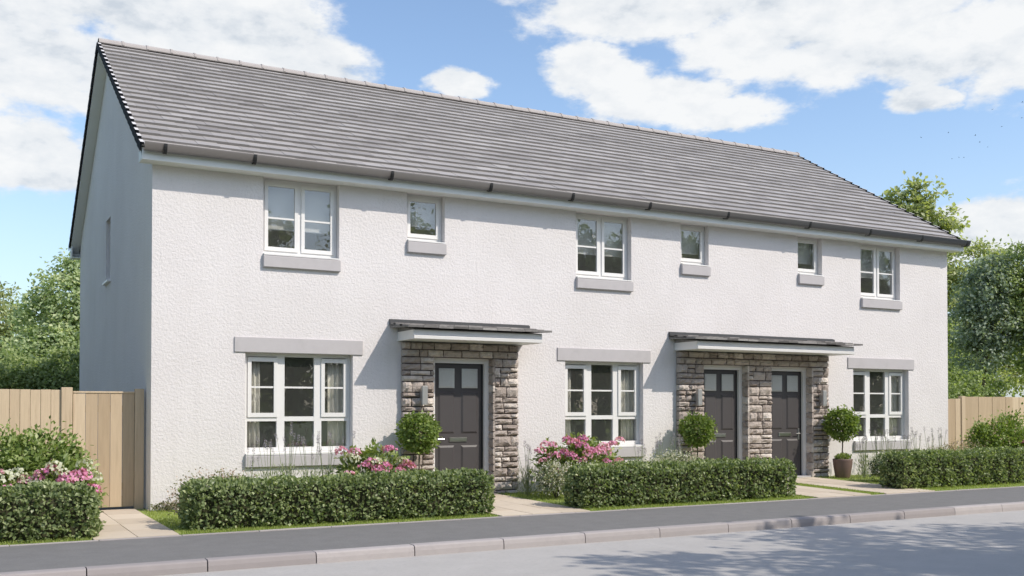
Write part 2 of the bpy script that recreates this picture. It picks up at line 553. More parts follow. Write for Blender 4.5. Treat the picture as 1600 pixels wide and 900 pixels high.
def gz(x, y):
    """garden level: rises very slightly towards the far doors"""
    return 0.075 * min(max(x / 14.0, 0), 1.3) * min(max((y + 3.2) / 3.0, 0), 1)


# ------------------------------------------------------------------ ground, road, pavement
g = MB().add([(-900, -900, -0.16), (900, -900, -0.16), (900, 900, -0.16), (-900, 900, -0.16)], [(0, 1, 2, 3)])
tag(link('ground', g.mesh('ground', M['field'])), kind='structure')

lawn = MB()
xs = [-60, -30, -12, -4, -1.2, 0, 2, 4, 6, 8, 10, 12, 14, 16, 18.2, 25, 40, 70]
ys = [-3.14, -2.6, -2.0, -1.4, -0.8, -0.2, 1, 10, 60]
lawn.add([(x, y, gz(x, y)) for y in ys for x in xs],
         [(j * len(xs) + i, j * len(xs) + i + 1, (j + 1) * len(xs) + i + 1, (j + 1) * len(xs) + i)
          for j in range(len(ys) - 1) for i in range(len(xs) - 1)])
n0 = len(lawn.v)
lawn.add([(-60, -3.14, -.2), (70, -3.14, -.2), (70, -3.14, 0), (-60, -3.14, 0)], [(0, 1, 2, 3)])
tag(link('lawn', lawn.mesh('lawn', M['lawn'])), kind='structure')

rd = MB().add([(-80, -11.6, -0.105), (90, -11.6, -0.105), (90, -5.1, -0.105), (-80, -5.1, -0.105)], [(0, 1, 2, 3)])
tag(link('road', rd.mesh('road', M['road'])), kind='structure')

pav = MB()
pav.box(-60, 70, -5.19, -3.21, -0.2, 0.0)
pavement = tag(link('pavement', pav.mesh('pavement', M['asphalt'])), kind='structure')
KX0, KL = -0.316, 1.1035
kvars = []
for k in range(6):
    b = MB()
    w = KL / 2 - 0.006
    prof = [(-0.075, -0.22), (0.075, -0.22), (0.075, 0.0), (-0.035, 0.0), (-0.055, -0.006), (-0.066, -0.018), (-0.075, -0.06)]
    b.prism(prof, -w, w, tint=k / 5)
    kvars.append(b.mesh('kerb_stone', M['kerb']))
for k in range(-6, 26):
    link('kerb_stone', kvars[(k * 5 + k // 3) % 6], pavement,
         Matrix.Translation((KX0 + KL * (k + .5), -5.268, 0.012 + random.uniform(-.003, .003))) @ Matrix.Rotation(random.uniform(-.003, .003), 4, 'Z'))
evars = []
for k in range(4):
    b = MB().cbox(-.453, .453, -.026, .026, -.15, .012, .004, tint=0.3 + k * .2)
    evars.append(b.mesh('edging_stone', M['kerb']))
for k in range(-8, 30):
    link('edging_stone', evars[(k * 3) % 4], pavement, Matrix.Translation((0.3 + .912 * k, -3.176, random.uniform(-.003, .002))))

opp = MB()
opp.box(-80, 90, -11.75, -11.6, -.2, 0.0)
tag(link('opposite_kerb', opp.mesh('opposite_kerb', M['kerb'])), kind='structure')
opv = MB().box(-80, 90, -60, -11.75, -.2, -0.01)
tag(link('opposite_verge', opv.mesh('opposite_verge', M['field'])), kind='structure')

pt_ = MB().add([(-14, .5, .006), (0, .5, .006), (0, 14, .006), (-14, 14, .006)], [(0, 1, 2, 3)])  # unseen grey sheet added to keep green bounce light off the gable
tag(link('added_patio', pt_.mesh('added_patio', M['asphalt'])), kind='structure')
svars = []
for k in range(8):
    svars.append(MB().cbox(-.5, .5, -.5, .5, -1.0, 0.0, 0.012, tint=k / 7).mesh('paving_slab', M['slab']))


def path(name, x0, x1, y0, y1, nx, ny):
    """bedding sheet with separate slabs as its pieces"""
    bed = MB()
    bed.add([(x0, y0, gz(x0, y0) + .004), (x1, y0, gz(x1, y0) + .004), (x1, y1, gz(x1, y1) + .004), (x0, y1, gz(x0, y1) + .004)], [(0, 1, 2, 3)])
    p = tag(link(name, bed.mesh(name, M['mortar'])), kind='structure')
    for j in range(ny):
        for i in range(nx):
            w, h = (x1 - x0) / nx, (y1 - y0) / ny
            cx, cy = x0 + w * (i + .5), y0 + h * (j + .5)
            sl = (gz(cx, cy + h / 2) - gz(cx, cy - h / 2)) / h
            link('paving_slab', svars[random.randrange(8)], p,
                 Matrix.Translation((cx, cy, gz(cx, cy) + .018 + random.uniform(-.002, .002))) @ Matrix.Rotation(math.atan(sl), 4, 'X')
                 @ Matrix.Diagonal((w - .008, h - .008, .05, 1)))
    return p


path('side_path', -1.12, -0.17, -3.13, 0.33, 2, 5)
path('garden_path', 4.15, 5.62, -3.13, -0.14, 3, 5)
path('garden_path', 10.15, 11.42, -3.13, -0.14, 3, 5)
path('garden_path', 11.78, 13.06, -3.13, -0.14, 3, 5)

# ------------------------------------------------------------------ the house
LEN, DEP = 17.424, 9.908
YR, ZR = 4.953, 8.4506
YE, ZE = -0.316, 5.304
TAN = (ZR - ZE) / (YR - YE)
TH = math.atan(TAN)
ZS = 5.098


def roof_z(y):
    return ZE + (min(y, 2 * YR - y) - YE) * TAN


house = thing('terraced_house', 'long two storey white rendered terrace with grey tiled roof and stone porches', 'house')


def holed_wall(xa, xb, za, zb, th, holes):
    """wall in the plane y=0 with real openings and reveals, thickness th towards +y"""
    b = MB()
    X = sorted({xa, xb} | {h[0] for h in holes} | {h[1] for h in holes})
    Z = sorted({za, zb} | {h[2] for h in holes} | {h[3] for h in holes})

    def inside(x, z):
        return any(h[0] < x < h[1] and h[2] < z < h[3] for h in holes)
    for i in range(len(X) - 1):
        run = None
        for j in range(len(Z)):
            solid = j < len(Z) - 1 and not inside((X[i] + X[i + 1]) / 2, (Z[j] + Z[j + 1]) / 2)
            if solid and run is None:
                run = Z[j]
            if not solid and run is not None:
                x0, x1, z0, z1 = X[i], X[i + 1], run, Z[j]
                b.add([(x0, 0, z0), (x1, 0, z0), (x1, 0, z1), (x0, 0, z1)], [(0, 1, 2, 3)])
                b.add([(x0, th, z0), (x1, th, z0), (x1, th, z1), (x0, th, z1)], [(3, 2, 1, 0)])
                run = None
    for x0, x1, z0, z1 in holes:
        b.add([(x0, 0, z0), (x0, th, z0), (x0, th, z1), (x0, 0, z1)], [(0, 1, 2, 3)])
        b.add([(x1, 0, z0), (x1, th, z0), (x1, th, z1), (x1, 0, z1)], [(3, 2, 1, 0)])
        b.add([(x0, 0, z0), (x1, 0, z0), (x1, th, z0), (x0, th, z0)], [(0, 1, 2, 3)])
        b.add([(x0, 0, z1), (x1, 0, z1), (x1, th, z1), (x0, th, z1)], [(3, 2, 1, 0)])
    return b


GW = [1.373, 7.120, 14.387]             # ground floor windows
GWW = 1.728
BW = [1.639, 7.354, 14.630]             # wide windows upstairs
BWW = 1.227
SW = [4.040, 9.743, 12.797]             # small windows upstairs
SWW = 0.690
DO = [4.50, 10.23, 11.97]               # door openings
DOW = 1.11
holes = [(x, x + GWW, 0.79, 2.365) for x in GW] + [(x, x + BWW, 3.88, ZS) for x in BW] + \
        [(x, x + SWW, 4.285, ZS) for x in SW] + [(x, x + DOW, -0.05, 2.36) for x in DO]
fw = holed_wall(0, LEN, -0.3, ZS, 0.3, holes)
link('front_wall', fw.mesh('front_wall', M['render']), house)

gb = MB()
# left gable with its slit window, right gable, back wall
yb = [0.0, 4.62, YR, 5.27, DEP]
GZ0, GZ1 = 3.92, 5.10
for i in range(4):
    y0, y1 = yb[i], yb[i + 1]
    t0, t1 = roof_z(y0) - 0.16, roof_z(y1) - 0.16
    if i in (1, 2):
        gb.add([(0, y0, -.3), (0, y1, -.3), (0, y1, GZ0), (0, y0, GZ0)], [(0, 3, 2, 1)])
        gb.add([(0, y0, GZ1), (0, y1, GZ1), (0, y1, t1), (0, y0, t0)], [(0, 3, 2, 1)])
    else:
        gb.add([(0, y0, -.3), (0, y1, -.3), (0, y1, t1), (0, y0, t0)], [(0, 3, 2, 1)])
for a, b_ in (((0, 4.62, GZ0), (0, 4.62, GZ1)), ((0, 5.27, GZ1), (0, 5.27, GZ0)), ((0, 4.62, GZ1), (0, 5.27, GZ1)), ((0, 5.27, GZ0), (0, 4.62, GZ0))):
    gb.add([a, b_, (.25, b_[1], b_[2]), (.25, a[1], a[2])], [(0, 1, 2, 3)])
link('gable_wall', gb.mesh('gable_wall', M['render']), house)
gr = MB().add([(LEN, 0, -.3), (LEN, DEP, -.3), (LEN, DEP, roof_z(DEP) - .16), (LEN, YR, ZR - .16), (LEN, 0, roof_z(0) - .16)], [(0, 1, 2, 3, 4)])
link('gable_wall', gr.mesh('gable_wall', M['render']), house)
bw = MB().add([(0, DEP, -.3), (LEN, DEP, -.3), (LEN, DEP, roof_z(DEP) - .16), (0, DEP, roof_z(DEP) - .16)], [(3, 2, 1, 0)])
link('back_wall', bw.mesh('back_wall', M['render']), house)
# rooms behind the panes
rm = MB()
rm.box(.3, LEN - .02, .31, DEP - .02, 2.55, 2.85)
rm.box(.3, LEN - .02, 3.6, 3.7, 0, 2.54)
rm.box(.3, LEN - .02, 3.2, 3.3, 2.86, 5.2)
for x in (5.75, 6.55, 9.6, 11.62, 13.9):
    rm.box(x, x + .1, .32, 3.59, 0.01, 2.54)
for x in (3.5, 6.4, 9.3, 11.62, 14.1):
    rm.box(x, x + .1, .32, 3.19, 2.86, 5.2)
rm.box(.3, LEN - .02, .31, DEP - .02, 5.21, 5.27)
rm.box(.3, LEN - .02, .31, 3.59, -.05, 0.0)
link('interior_partition', rm.mesh('interior_partition', M['room']), house)

# lintels
for x in GW:
    b = MB().cbox(x - .17, x + GWW + .165, -.022, .1, 2.366, 2.600, .006)
    link('lintel', b.mesh('lintel', M['cast_stone']), house)


def rect_frame(b, x0, x1, z0, z1, y0, y1, l, r, bt, tp):
    b.box(x0, x0 + l, y0, y1, z0, z1)
    b.box(x1 - r, x1, y0, y1, z0, z1)
    b.box(x0 + l, x1 - r, y0, y1, z0, z0 + bt)
    b.box(x0 + l, x1 - r, y0, y1, z1 - tp, z1)


def pane(win, x0, x1, z0, z1, y):
    link('pane', MB().box(x0, x1, y, y + .006, z0, z1).mesh('pane', M['glass']), win)


def sill(win, x0, x1, ztop, zb, proj=.06):
    s = MB().cbox(x0 - .006, x1 + .012, -proj, .02, zb, ztop - .012, .008)
    link('stone_sill', s.mesh('stone_sill', M['cast_stone']), win)
    n = MB().prism([(-.052, ztop - .004), (.13, ztop - .004), (.13, ztop + .04), (.05, ztop + .035), (-.052, ztop + .018)], x0 + .004, x1 - .004)
    link('window_sill', n.mesh('window_sill', M['upvc']), win)


FY0, FY1 = .13, .20


def ground_window(x):
    z0, z1 = .832, 2.363
    b = MB()
    rect_frame(b, x + .004, x + GWW - .004, z0, z1, FY0, FY1, .058, .048, .065, .05)
    for a, c in ((.525, .648), (1.128, 1.248)):
        b.box(x + a, x + c, FY0 + .002, FY1 - .002, z0 + .065, z1 - .05)
    for a, c in ((.062, .525), (.648, 1.128), (1.248, 1.68)):
        b.box(x + a, x + c, FY0 + .004, FY1 - .004, 1.305, 1.378)
    win = link('window', b.mesh('window', M['upvc']), house)
    for a, c in ((.066, .535), (1.240, 1.672)):
        cs = MB()
        rect_frame(cs, x + a, x + c, 1.370, 2.300, FY0 - .018, FY0 + .03, .058, .058, .066, .066)
        link('casement', cs.mesh('casement', M['upvc']), win)
        pane(win, x + a + .056, x + c - .056, 1.434, 2.236, FY0 + .004)
        link('glazing_bar', MB().box(x + a + .057, x + c - .057, FY0 - .006, FY0 + .014, 1.822, 1.850).mesh('glazing_bar', M['upvc']), win)
    pane(win, x + .646, x + 1.130, 1.376, 2.315, FY0 + .03)
    link('glazing_bar', MB().box(x + .647, x + 1.129, FY0 + .02, FY0 + .042, 1.822, 1.850).mesh('glazing_bar', M['upvc']), win)
    for a, c in ((.060, .527), (.646, 1.130), (1.246, 1.682)):
        pane(win, x + a, x + c, .895, 1.307, FY0 + .03)
    sill(win, x, x + GWW, .79, .602)
    return win


def upper_window(x, w, zt, n):
    z0, z1 = zt + .045, ZS - .002
    b = MB()
    rect_frame(b, x + .004, x + w - .004, z0, z1, FY0, FY1, .05, .05, .06, .06)
    if n == 2:
        b.box(x + w / 2 - .035, x + w / 2 + .035, FY0 + .002, FY1 - .002, z0 + .06, z1 - .06)
        spans = ((.052, w / 2 - .025), (w / 2 + .025, w - .052))
    else:
        spans = ((.052, w - .052),)
    win = link('window', b.mesh('window', M['upvc']), house)
    for a, c in spans:
        cs = MB()
        rect_frame(cs, x + a, x + c, z0 + .045, z1 - .05, FY0 - .018, FY0 + .03, .056, .056, .062, .062)
        link('casement', cs.mesh('casement', M['upvc']), win)
        pane(win, x + a + .054, x + c - .054, z0 + .105, z1 - .11, FY0 + .004)
        if n == 2:
            link('glazing_bar', MB().box(x + a + .055, x + c - .055, FY0 - .006, FY0 + .014, 4.474, 4.502).mesh('glazing_bar', M['upvc']), win)
    sill(win, x, x + w, zt, zt - .192)
    return win


for x in GW:
    ground_window(x)
for x in BW:
    upper_window(x, BWW, 3.882, 2)
for x in SW:
    upper_window(x, SWW, 4.287, 1)
# slit window in the gable
b = MB()
for y0, y1, z0, z1 in ((4.625, 4.69, GZ0, GZ1), (5.2, 5.265, GZ0, GZ1), (4.69, 5.2, GZ0 + .004, GZ0 + .07), (4.69, 5.2, GZ1 - .07, GZ1 - .004)):
    b.box(.17, .23, y0, y1, z0, z1)
gwn = link('window', b.mesh('window', M['upvc']), house)
link('pane', MB().box(.195, .201, 4.688, 5.202, GZ0 + .068, GZ1 - .068).mesh('pane', M['glass']), gwn)
link('window_sill', MB().cbox(-.06, .165, 4.56, 5.33, GZ0 - .05, GZ0 - .004, .006).mesh('window_sill', M['upvc']), gwn)

# ---- doors
for k, x in enumerate(DO):
    zb = gz(x, 0) + .02
    a, c, zt = x + .088, x + 1.002, 2.262
    leaf = MB()
    leaf.box(a + .003, c - .036, .102, .15, zb + .035, zt - .004)
    l1, r1, l2, r2 = a + .062, a + .372, a + .494, a + .792 + .02
    for px0, px1 in ((l1, r1), (l2, r2)):
        leaf.frustum(px0, px1, 1.845, 2.195, .1025, .080, .026)
        leaf.frustum(px0, px1, 1.075, 1.790, .1025, .080, .034)
        leaf.frustum(px0, px1, zb + .2, 0.875, .1025, .080, .034)
    door = link('door', leaf.mesh('door', M['door']), house)
    for px0, px1 in ((l1, r1), (l2, r2)):
        gp = MB().frustum(px0 + .008, px1 - .008, 1.853, 2.187, .0795, .068, .03)
        link('door_pane', gp.mesh('door_pane', M['frost']), door)
    lb = MB().cbox(a + .275, a + .610, .083, .1025, .935, 1.010, .005)
    lb.box(a + .295, a + .590, .078, .0835, .950, .994)
    link('letterbox', lb.mesh('letterbox', M['chrome']), door)
    hx = c - .085 if k == 2 else a + .05
    hd = MB().cbox(hx - .018, hx + .018, .085, .1025, .86, 1.09, .004)
    hd.tube([(hx, .086, .985), (hx, .045, .985)], .009, 8)
    hd.tube([(hx, .047, .985), (hx + (-.11 if k == 2 else .11), .045, .985)], .009, 8)
    link('handle', hd.mesh('handle', M['chrome']), door)
    fr = MB()
    fr.box(x + .003, a - .012, .055, .17, zb, 2.357)
    fr.box(c + .012, x + DOW - .003, .055, .17, zb, 2.357)
    fr.box(a - .0115, c + .0115, .055, .17, zt + .012, 2.357)
    link('door_frame', fr.mesh('door_frame', M['upvc']), door)
    sl = MB()
    sl.box(a - .011, a + .002, .09, .16, zb + .03, zt + .011)
    sl.box(c - .035, c + .011, .112, .16, zb + .03, zt + .011)  # wide black strip stands in for the shaded recess beside the leaf
    sl.box(a + .0021, c - .0351, .09, .16, zt - .003, zt + .011)
    link('seal_and_shade', sl.mesh('seal_and_shade', M['seal_and_shade']), door)
    link('threshold', MB().cbox(x + .003, x + DOW - .003, -.1, .165, zb - .06, zb + .028, .006).mesh('threshold', M['cast_stone']), door)

# ---- stone porches
stone_vars = []
for k in range(14):
    b = MB()
    nx, nz = 5, 4
    r_ = random.Random(k + 3)
    tin = r_.random()
    front = []
    for j in range(nz):
        for i in range(nx):
            u, v = i / (nx - 1) - .5, j / (nz - 1) - .5
            edge = i in (0, nx - 1) or j in (0, nz - 1)
            y = (-.26 if edge else -.5) + r_.uniform(-.13, .13)
            if not edge:
                u += r_.uniform(-.06, .06)
                v += r_.uniform(-.06, .06)
            else:
                u *= 1 - r_.uniform(0, .03)
                v *= 1 - r_.uniform(0, .07)
            front.append((u, y, v))
    back = [(-.5, .5, -.5), (.5, .5, -.5), (.5, .5, .5), (-.5, .5, .5)]
    fs = [(j * nx + i, j * nx + i + 1, (j + 1) * nx + i + 1, (j + 1) * nx + i) for j in range(nz - 1) for i in range(nx - 1)]
    B0 = nx * nz
    low = list(range(nx))
    top = [(nz - 1) * nx + i for i in range(nx)]
    lef = [j * nx for j in range(nz)]
    rig = [j * nx + nx - 1 for j in range(nz)]
    fs += [low[::-1] + [B0, B0 + 1], top + [B0 + 2, B0 + 3], lef + [B0 + 3, B0], rig[::-1] + [B0 + 1, B0 + 2]]
    b.add(front + back, fs, tint=tin)
    stone_vars.append(b.mesh('stone', M['stone']))
stone_i = [0]


def courses(z0, z1, rr):
    zs = [z0]
    while zs[-1] < z1 - .26:
        zs.append(zs[-1] + rr.choice((.085, .10, .12, .15, .18)))
    if z1 - zs[-1] > .2:
        zs.append((zs[-1] + z1) / 2)
    return zs + [z1]


def lay(parent, x0, x1, z0, z1, yf, yb_, seed):
    rr = random.Random(seed)
    cs = courses(z0, z1, rr)
    for j in range(len(cs) - 1):
        h = cs[j + 1] - cs[j]
        xs_ = [x0]
        while xs_[-1] < x1 - .42:
            xs_.append(xs_[-1] + rr.uniform(.13, .38))
        if x1 - xs_[-1] > .34:
            xs_.append(xs_[-1] + (x1 - xs_[-1]) * rr.uniform(.35, .65))
        xs_.append(x1)
        for i in range(len(xs_) - 1):
            a, c = xs_[i], xs_[i + 1]
            cells = [(a, c, cs[j], cs[j + 1])]
            if h > .16 and rr.random() < .35:
                m_ = cs[j] + h * rr.uniform(.4, .6)
                cells = [(a, c, cs[j], m_), (a, c, m_, cs[j + 1])]
            for p, q, s_, t_ in cells:
                gpx = .016
                ya = yf - rr.uniform(0, .022)
                wx, wz, wy = q - p - gpx, t_ - s_ - gpx, yb_ - ya
                cxx, czz, cyy = (p + q) / 2, (s_ + t_) / 2, (ya + yb_) / 2
                # the rough face takes about a tenth of the unit depth
                stone_i[0] += 1
                link('stone', stone_vars[rr.randrange(14)], parent,
                     Matrix.Translation((cxx, cyy, czz)) @ Matrix.Diagonal((wx, wy, wz, 1)))


def porch(x0, x1, opens, slate_x0, slate_x1, fx0, fx1, seed):
    b = MB()
    edges = [x0] + [v for o in opens for v in o] + [x1]
    piers = [(edges[i], edges[i + 1]) for i in range(0, len(edges), 2)]
    top = 2.36
    for i, (a, c) in enumerate(piers):
        b.box(a + .02, c - .02, -.085, -.004, -.1, top)
        # jamb returns run into the opening beside each door
    b.box(x0 + .02, x1 - .02, -.085, -.004, top + .001, 2.60)
    p = link('porch', b.mesh('porch', M['mortar']), house)
    for i, (a, c) in enumerate(piers):
        lay(p, a, c, gz(a, 0) - .02, top, -.125, -.004, seed * 10 + i)
    lay(p, x0, x1, top, 2.605, -.125, -.004, seed * 10 + 7)
    # narrow jamb stones lining the deep side of the openings
    for o in opens:
        for xx, dx in ((o[1], 1), ):
            z = gz(o[0], 0)
            rr = random.Random(seed + int(o[0] * 7))
            while z < top - .02:
                h = min(rr.choice((.12, .16, .2)), top - z)
                if top - z - h < .06:
                    h = top - z
                link('stone', stone_vars[rr.randrange(14)], p,
                     Matrix.Translation((xx - .004, -.035, z + h / 2)) @ Matrix.Rotation(R(-90), 4, 'Z') @ Matrix.Diagonal((.17, .05, h - .012, 1)))
                z += h
    # canopy: boxed fascia, soffit, pitched slate covering, flashing
    fy = -.69
    fb = MB()
    z0, z1 = 2.615, 2.762
    fb.cbox(fx0, fx1, fy, fy + .03, z0 + .0, z1, .004)
    fb.box(fx0, fx0 + .03, fy + .0305, -.003, z0, z1)
    fb.box(fx1 - .03, fx1, fy + .0305, -.003, z0, z1)
    # lower nosing stands proud and catches the light
    fb.prism([(fy - .001, z0 + .002), (fy - .016, z0 + .006), (fy - .020, z0 + .05), (fy - .001, z0 + .066)], fx0 + .002, fx1 - .002)
    link('canopy_fascia', fb.mesh('canopy_fascia', M['upvc']), p)
    link('canopy_soffit', MB().box(fx0 + .031, fx1 - .031, fy + .031, -.003, z0 + .003, z0 + .02).mesh('canopy_soffit', M['white_wood']), p)
    # roof slope from wall (z 2.955) to eave
    ya, za, yb2, zb2 = -.805, 2.806, -.004, 2.880
    ang = math.atan2(zb2 - za, yb2 - ya)
    dk = MB()
    dk.prism([(fy, z1 + .001), (-.004, z1 + .001), (-.004, zb2 - .035), (fy, z1 + .012)], fx0 + .004, fx1 - .004)
    link('canopy_roof', dk.mesh('canopy_roof', M['slate']), p)
    slen = math.hypot(zb2 - za, yb2 - ya)
    nrow, n = 3, max(4, round((slate_x1 - slate_x0) / .262))
    rr = random.Random(seed)
    w = (slate_x1 - slate_x0) / n
    for j in range(nrow):
        for i in range(n + (j % 2)):
            a = slate_x0 + w * (i - .5 * (j % 2))
            c = a + w
            a, c = max(a, slate_x0), min(c, slate_x1)
            s0, s1 = j * slen / nrow, min(slen, (j + 1.35) * slen / nrow)
            sb = MB().box(a + .003, c - .003, s0, s1, -.022, .012, tint=rr.random())
            link('slate', sb.mesh('slate', M['slate']), p,
                 Matrix.Translation((0, ya, za)) @ Matrix.Rotation(ang, 4, 'X')
                 @ Matrix.Translation((0, 0, .006 + .012 * j + rr.uniform(-.002, .003))) @ Matrix.Translation((0, 0, 0)))
    fl = MB().box(slate_x0, slate_x1 - .0, -.045, -.003, 2.885, 2.962)
    fl.box(slate_x0, slate_x1, -.012, -.002, 2.963, 2.975)
    link('flashing', fl.mesh('flashing', M['lead']), p)
    # dark undercloak below the overhanging slates
    uc = MB()
    for a, c in ((slate_x0 + .01, fx0 + .003), (fx1 - .003, slate_x1 - .01)):
        uc.prism([(-.004, zb2 - .045), (ya + .05, za - .012), (ya + .05, za - .004), (-.004, zb2 - .012)], a, c)
    link('undercloak', uc.mesh('undercloak', M['slate']), p)
    return p


porch(3.925, 6.105, [(DO[0], DO[0] + DOW)], 3.725, 6.365, 3.868, 6.235, 3)
porch(9.610, 13.560, [(DO[1], DO[1] + DOW), (DO[2], DO[2] + DOW)], 9.445, 13.80, 9.585, 13.670, 5)

# ---- roof
roofb = MB()
roofb.prism([(YE + .03, ZE - .03), (YR, ZR - .045), (YR, ZR - .14), (YE + .03, ZE - .12)], -.16, LEN + .16)
roofb.prism([(2 * YR - YE - .03, ZE - .12), (YR + .001, ZR - .14), (YR + .001, ZR - .045), (2 * YR - YE - .03, ZE - .03)], -.16, LEN + .16)
roof = link('roof', roofb.mesh('roof', M['deck']), house)
SL = math.hypot(YR - YE, ZR - ZE)
NC = 22
GA = SL / NC
TW = 0.332
X_L, X_R = -.199, LEN + .199
ncol = int(math.ceil((X_R - X_L) / TW))
TW = (X_R - X_L) / ncol


def tile_geo(b, x0, x1, s, tint, dz=0.0):
    """one flat interlocking tile in slope space (x, s, n); front edge stands proud, right side carries a groove"""
    L = min(GA * 1.25, SL - s)
    hi, th = .042 + dz, .034
    lo = hi * (1 - L / (GA * 1.27))
    vs = [(x0, s, hi - th), (x1, s, hi - th), (x1, s + L, lo - th), (x0, s + L, lo - th),
          (x0 + .0005, s + .003, hi), (x1 - .0005, s + .003, hi), (x1 - .0005, s + L, lo), (x0 + .0005, s + L, lo)]
    b.add(vs, [(0, 3, 2, 1), (4, 5, 6, 7), (1, 2, 6, 5), (2, 3, 7, 6), (3, 0, 4, 7)], tint=tint)
    b.add([vs[k] for k in (0, 1, 5, 4)], [(0, 1, 2, 3)], 1, tint)


FRAME = Matrix.Translation((0, YE - .025, ZE - .028 - .025 * TAN)) @ Matrix.Rotation(TH, 4, 'X')
BACKF = Matrix.Translation((LEN, 2 * YR - YE + .025, ZE - .028 - .025 * TAN)) @ Matrix.Rotation(math.pi, 4, 'Z') @ Matrix.Rotation(TH, 4, 'X')
tvars = []
for k in range(16):
    b = MB()
    tile_geo(b, -TW / 2 + .0008, TW / 2 - .0008, 0.0, k / 15)
    tvars.append(b.mesh('roof_tile', [M['tile'], M['tile_edge']]))
cells = []
camv = Vector(cam_o.location)
for j in range(NC):
    for i in range(ncol + (j % 2)):
        x0 = X_L + TW * (i - .5 * (j % 2))
        x1 = x0 + TW
        half = x0 < X_L - .01 or x1 > X_R + .01
        p = FRAME @ Vector(((x0 + x1) / 2, j * GA, 0))
        v = p - camv
        nrm = Vector((0, -math.sin(TH), math.cos(TH)))
        show = abs(v.normalized().dot(nrm)) / v.length_squared
        cells.append((show if not half and j < NC - 1 else -1, i, j, max(x0, X_L), min(x1, X_R)))
cells.sort(key=lambda c: -c[0])
rest = MB()
rt = random.Random(21)
for k, (show, i, j, x0, x1) in enumerate(cells):
    xm = (x0 + x1) / 2
    streak = math.sin(xm * 1.1 + j * 2.3) * .5 + math.sin(xm * .47 - j * .9 + 1.3) * .6 + math.sin(xm * 2.9 + j * 5.1) * .4
    tin = min(1, max(0, .48 + .16 * streak + rt.gauss(0, .09)))
    if k < 300:
        link('roof_tile', tvars[int(tin * 15)], roof,
             FRAME @ Matrix.Translation(((x0 + x1) / 2, j * GA, rt.uniform(-.003, .004))))
    else:
        tile_geo(rest, x0 + .0008, x1 - .0008, j * GA, tin, rt.uniform(-.003, .004))
o = link('roof_tiling', rest.mesh('roof_tiling', [M['tile'], M['tile_edge']]), roof, FRAME)
o['kind'] = 'stuff'
backt = MB()
for j in range(NC):
    for i in range(ncol):
        tile_geo(backt, -.199 + TW * i + .003, -.199 + TW * (i + 1) - .003, j * GA, rt.random())
o = link('roof_tiling', backt.mesh('roof_tiling', [M['tile'], M['tile_edge']]), roof, BACKF)
o['kind'] = 'stuff'
# ridge tiles
rvars = []
for k in range(5):
    b = MB()
    prof = []
    for a in range(9):
        w = math.pi * a / 8
        prof.append((-.135 * math.cos(w), .105 * math.sin(w) ** .8 - .085 + .0))
    prof2 = [(y * .86, z - .014) for y, z in prof][::-1]
    L2 = .222
    b.prism(prof + prof2, -L2, L2 - .004)
    pc = [(y * 1.05, z + .012) for y, z in prof]
    b.prism(pc + prof[::-1], L2 - .035, L2 + .006)
    rvars.append(b.mesh('ridge_tile', M['ridge']))
nr = 40
rl = (X_R - X_L) / nr
for k in range(nr):
    link('ridge_tile', rvars[k % 5], roof, Matrix.Translation((X_L + rl * (k + .5), YR, ZR + .045 + rt.uniform(-.003, .003)))
         @ Matrix.Diagonal((rl / .444, 1, 1, 1)))
# verge caps, one for each course
vb = MB()
vb.add([(-.022, 0, .060), (.03, .0, .060), (.03, GA * 1.08, .022), (-.022, GA * 1.08, .022),
        (-.022, 0, -.075), (-.022, GA * 1.08, -.095), (-.008, 0, -.075), (-.008, GA * 1.08, -.095),
        (-.008, .0, .04), (-.008, GA * 1.08, .010), (.03, 0, .04), (.03, GA * 1.08, .01)],
       [(0, 3, 5, 4), (4, 5, 7, 6), (6, 7, 9, 8), (0, 4, 6, 8)], 0)
vb.add([(-.022, 0, .060), (.03, .0, .060), (.03, GA * .62, .043), (-.022, GA * .62, .043)], [(0, 1, 2, 3)], 1)
vb.add([(-.022, GA * .62, .043), (.03, GA * .62, .043), (.03, GA * 1.08, .022), (-.022, GA * 1.08, .022)], [(0, 1, 2, 3)], 0)
vb.add([(-.022, 0, .060), (.03, .0, .060), (.03, 0, .02), (-.022, 0, .02)], [(3, 2, 1, 0)], 0)
vm_ = vb.mesh('verge_cap', [M['verge'], M['verge_lip']])
for j in range(NC):
    link('verge_cap', vm_, roof, FRAME @ Matrix.Translation((X_L - .004, j * GA, .002)))
    link('verge_cap', vm_, roof, FRAME @ Matrix.Translation((X_R + .004, j * GA, .002)) @ Matrix.Diagonal((-1, 1, 1, 1)))
    link('verge_cap', vm_, roof, BACKF @ Matrix.Translation((LEN - X_L + .004, j * GA, .002)) @ Matrix.Diagonal((-1, 1, 1, 1)))
# boarding under the gable overhang (left and right), following both slopes
for xa, xb in ((-.192, -.002), (LEN + .002, LEN + .192)):
    b = MB()
    b.prism([(YE + .02, ZE - .150), (YR - .0005, ZR - .165), (YR - .0005, ZR - .19), (YE + .02, ZE - .178)], xa, xb)
    b.prism([(2 * YR - YE - .02, ZE - .178), (YR + .0005, ZR - .19), (YR + .0005, ZR - .165), (2 * YR - YE - .02, ZE - .150)], xa, xb)
    xc, xd = (xa, xa + .02) if xa < 0 else (xb - .02, xb)
    link('gable_soffit', b.mesh('gable_soffit', M['white_wood']), roof)
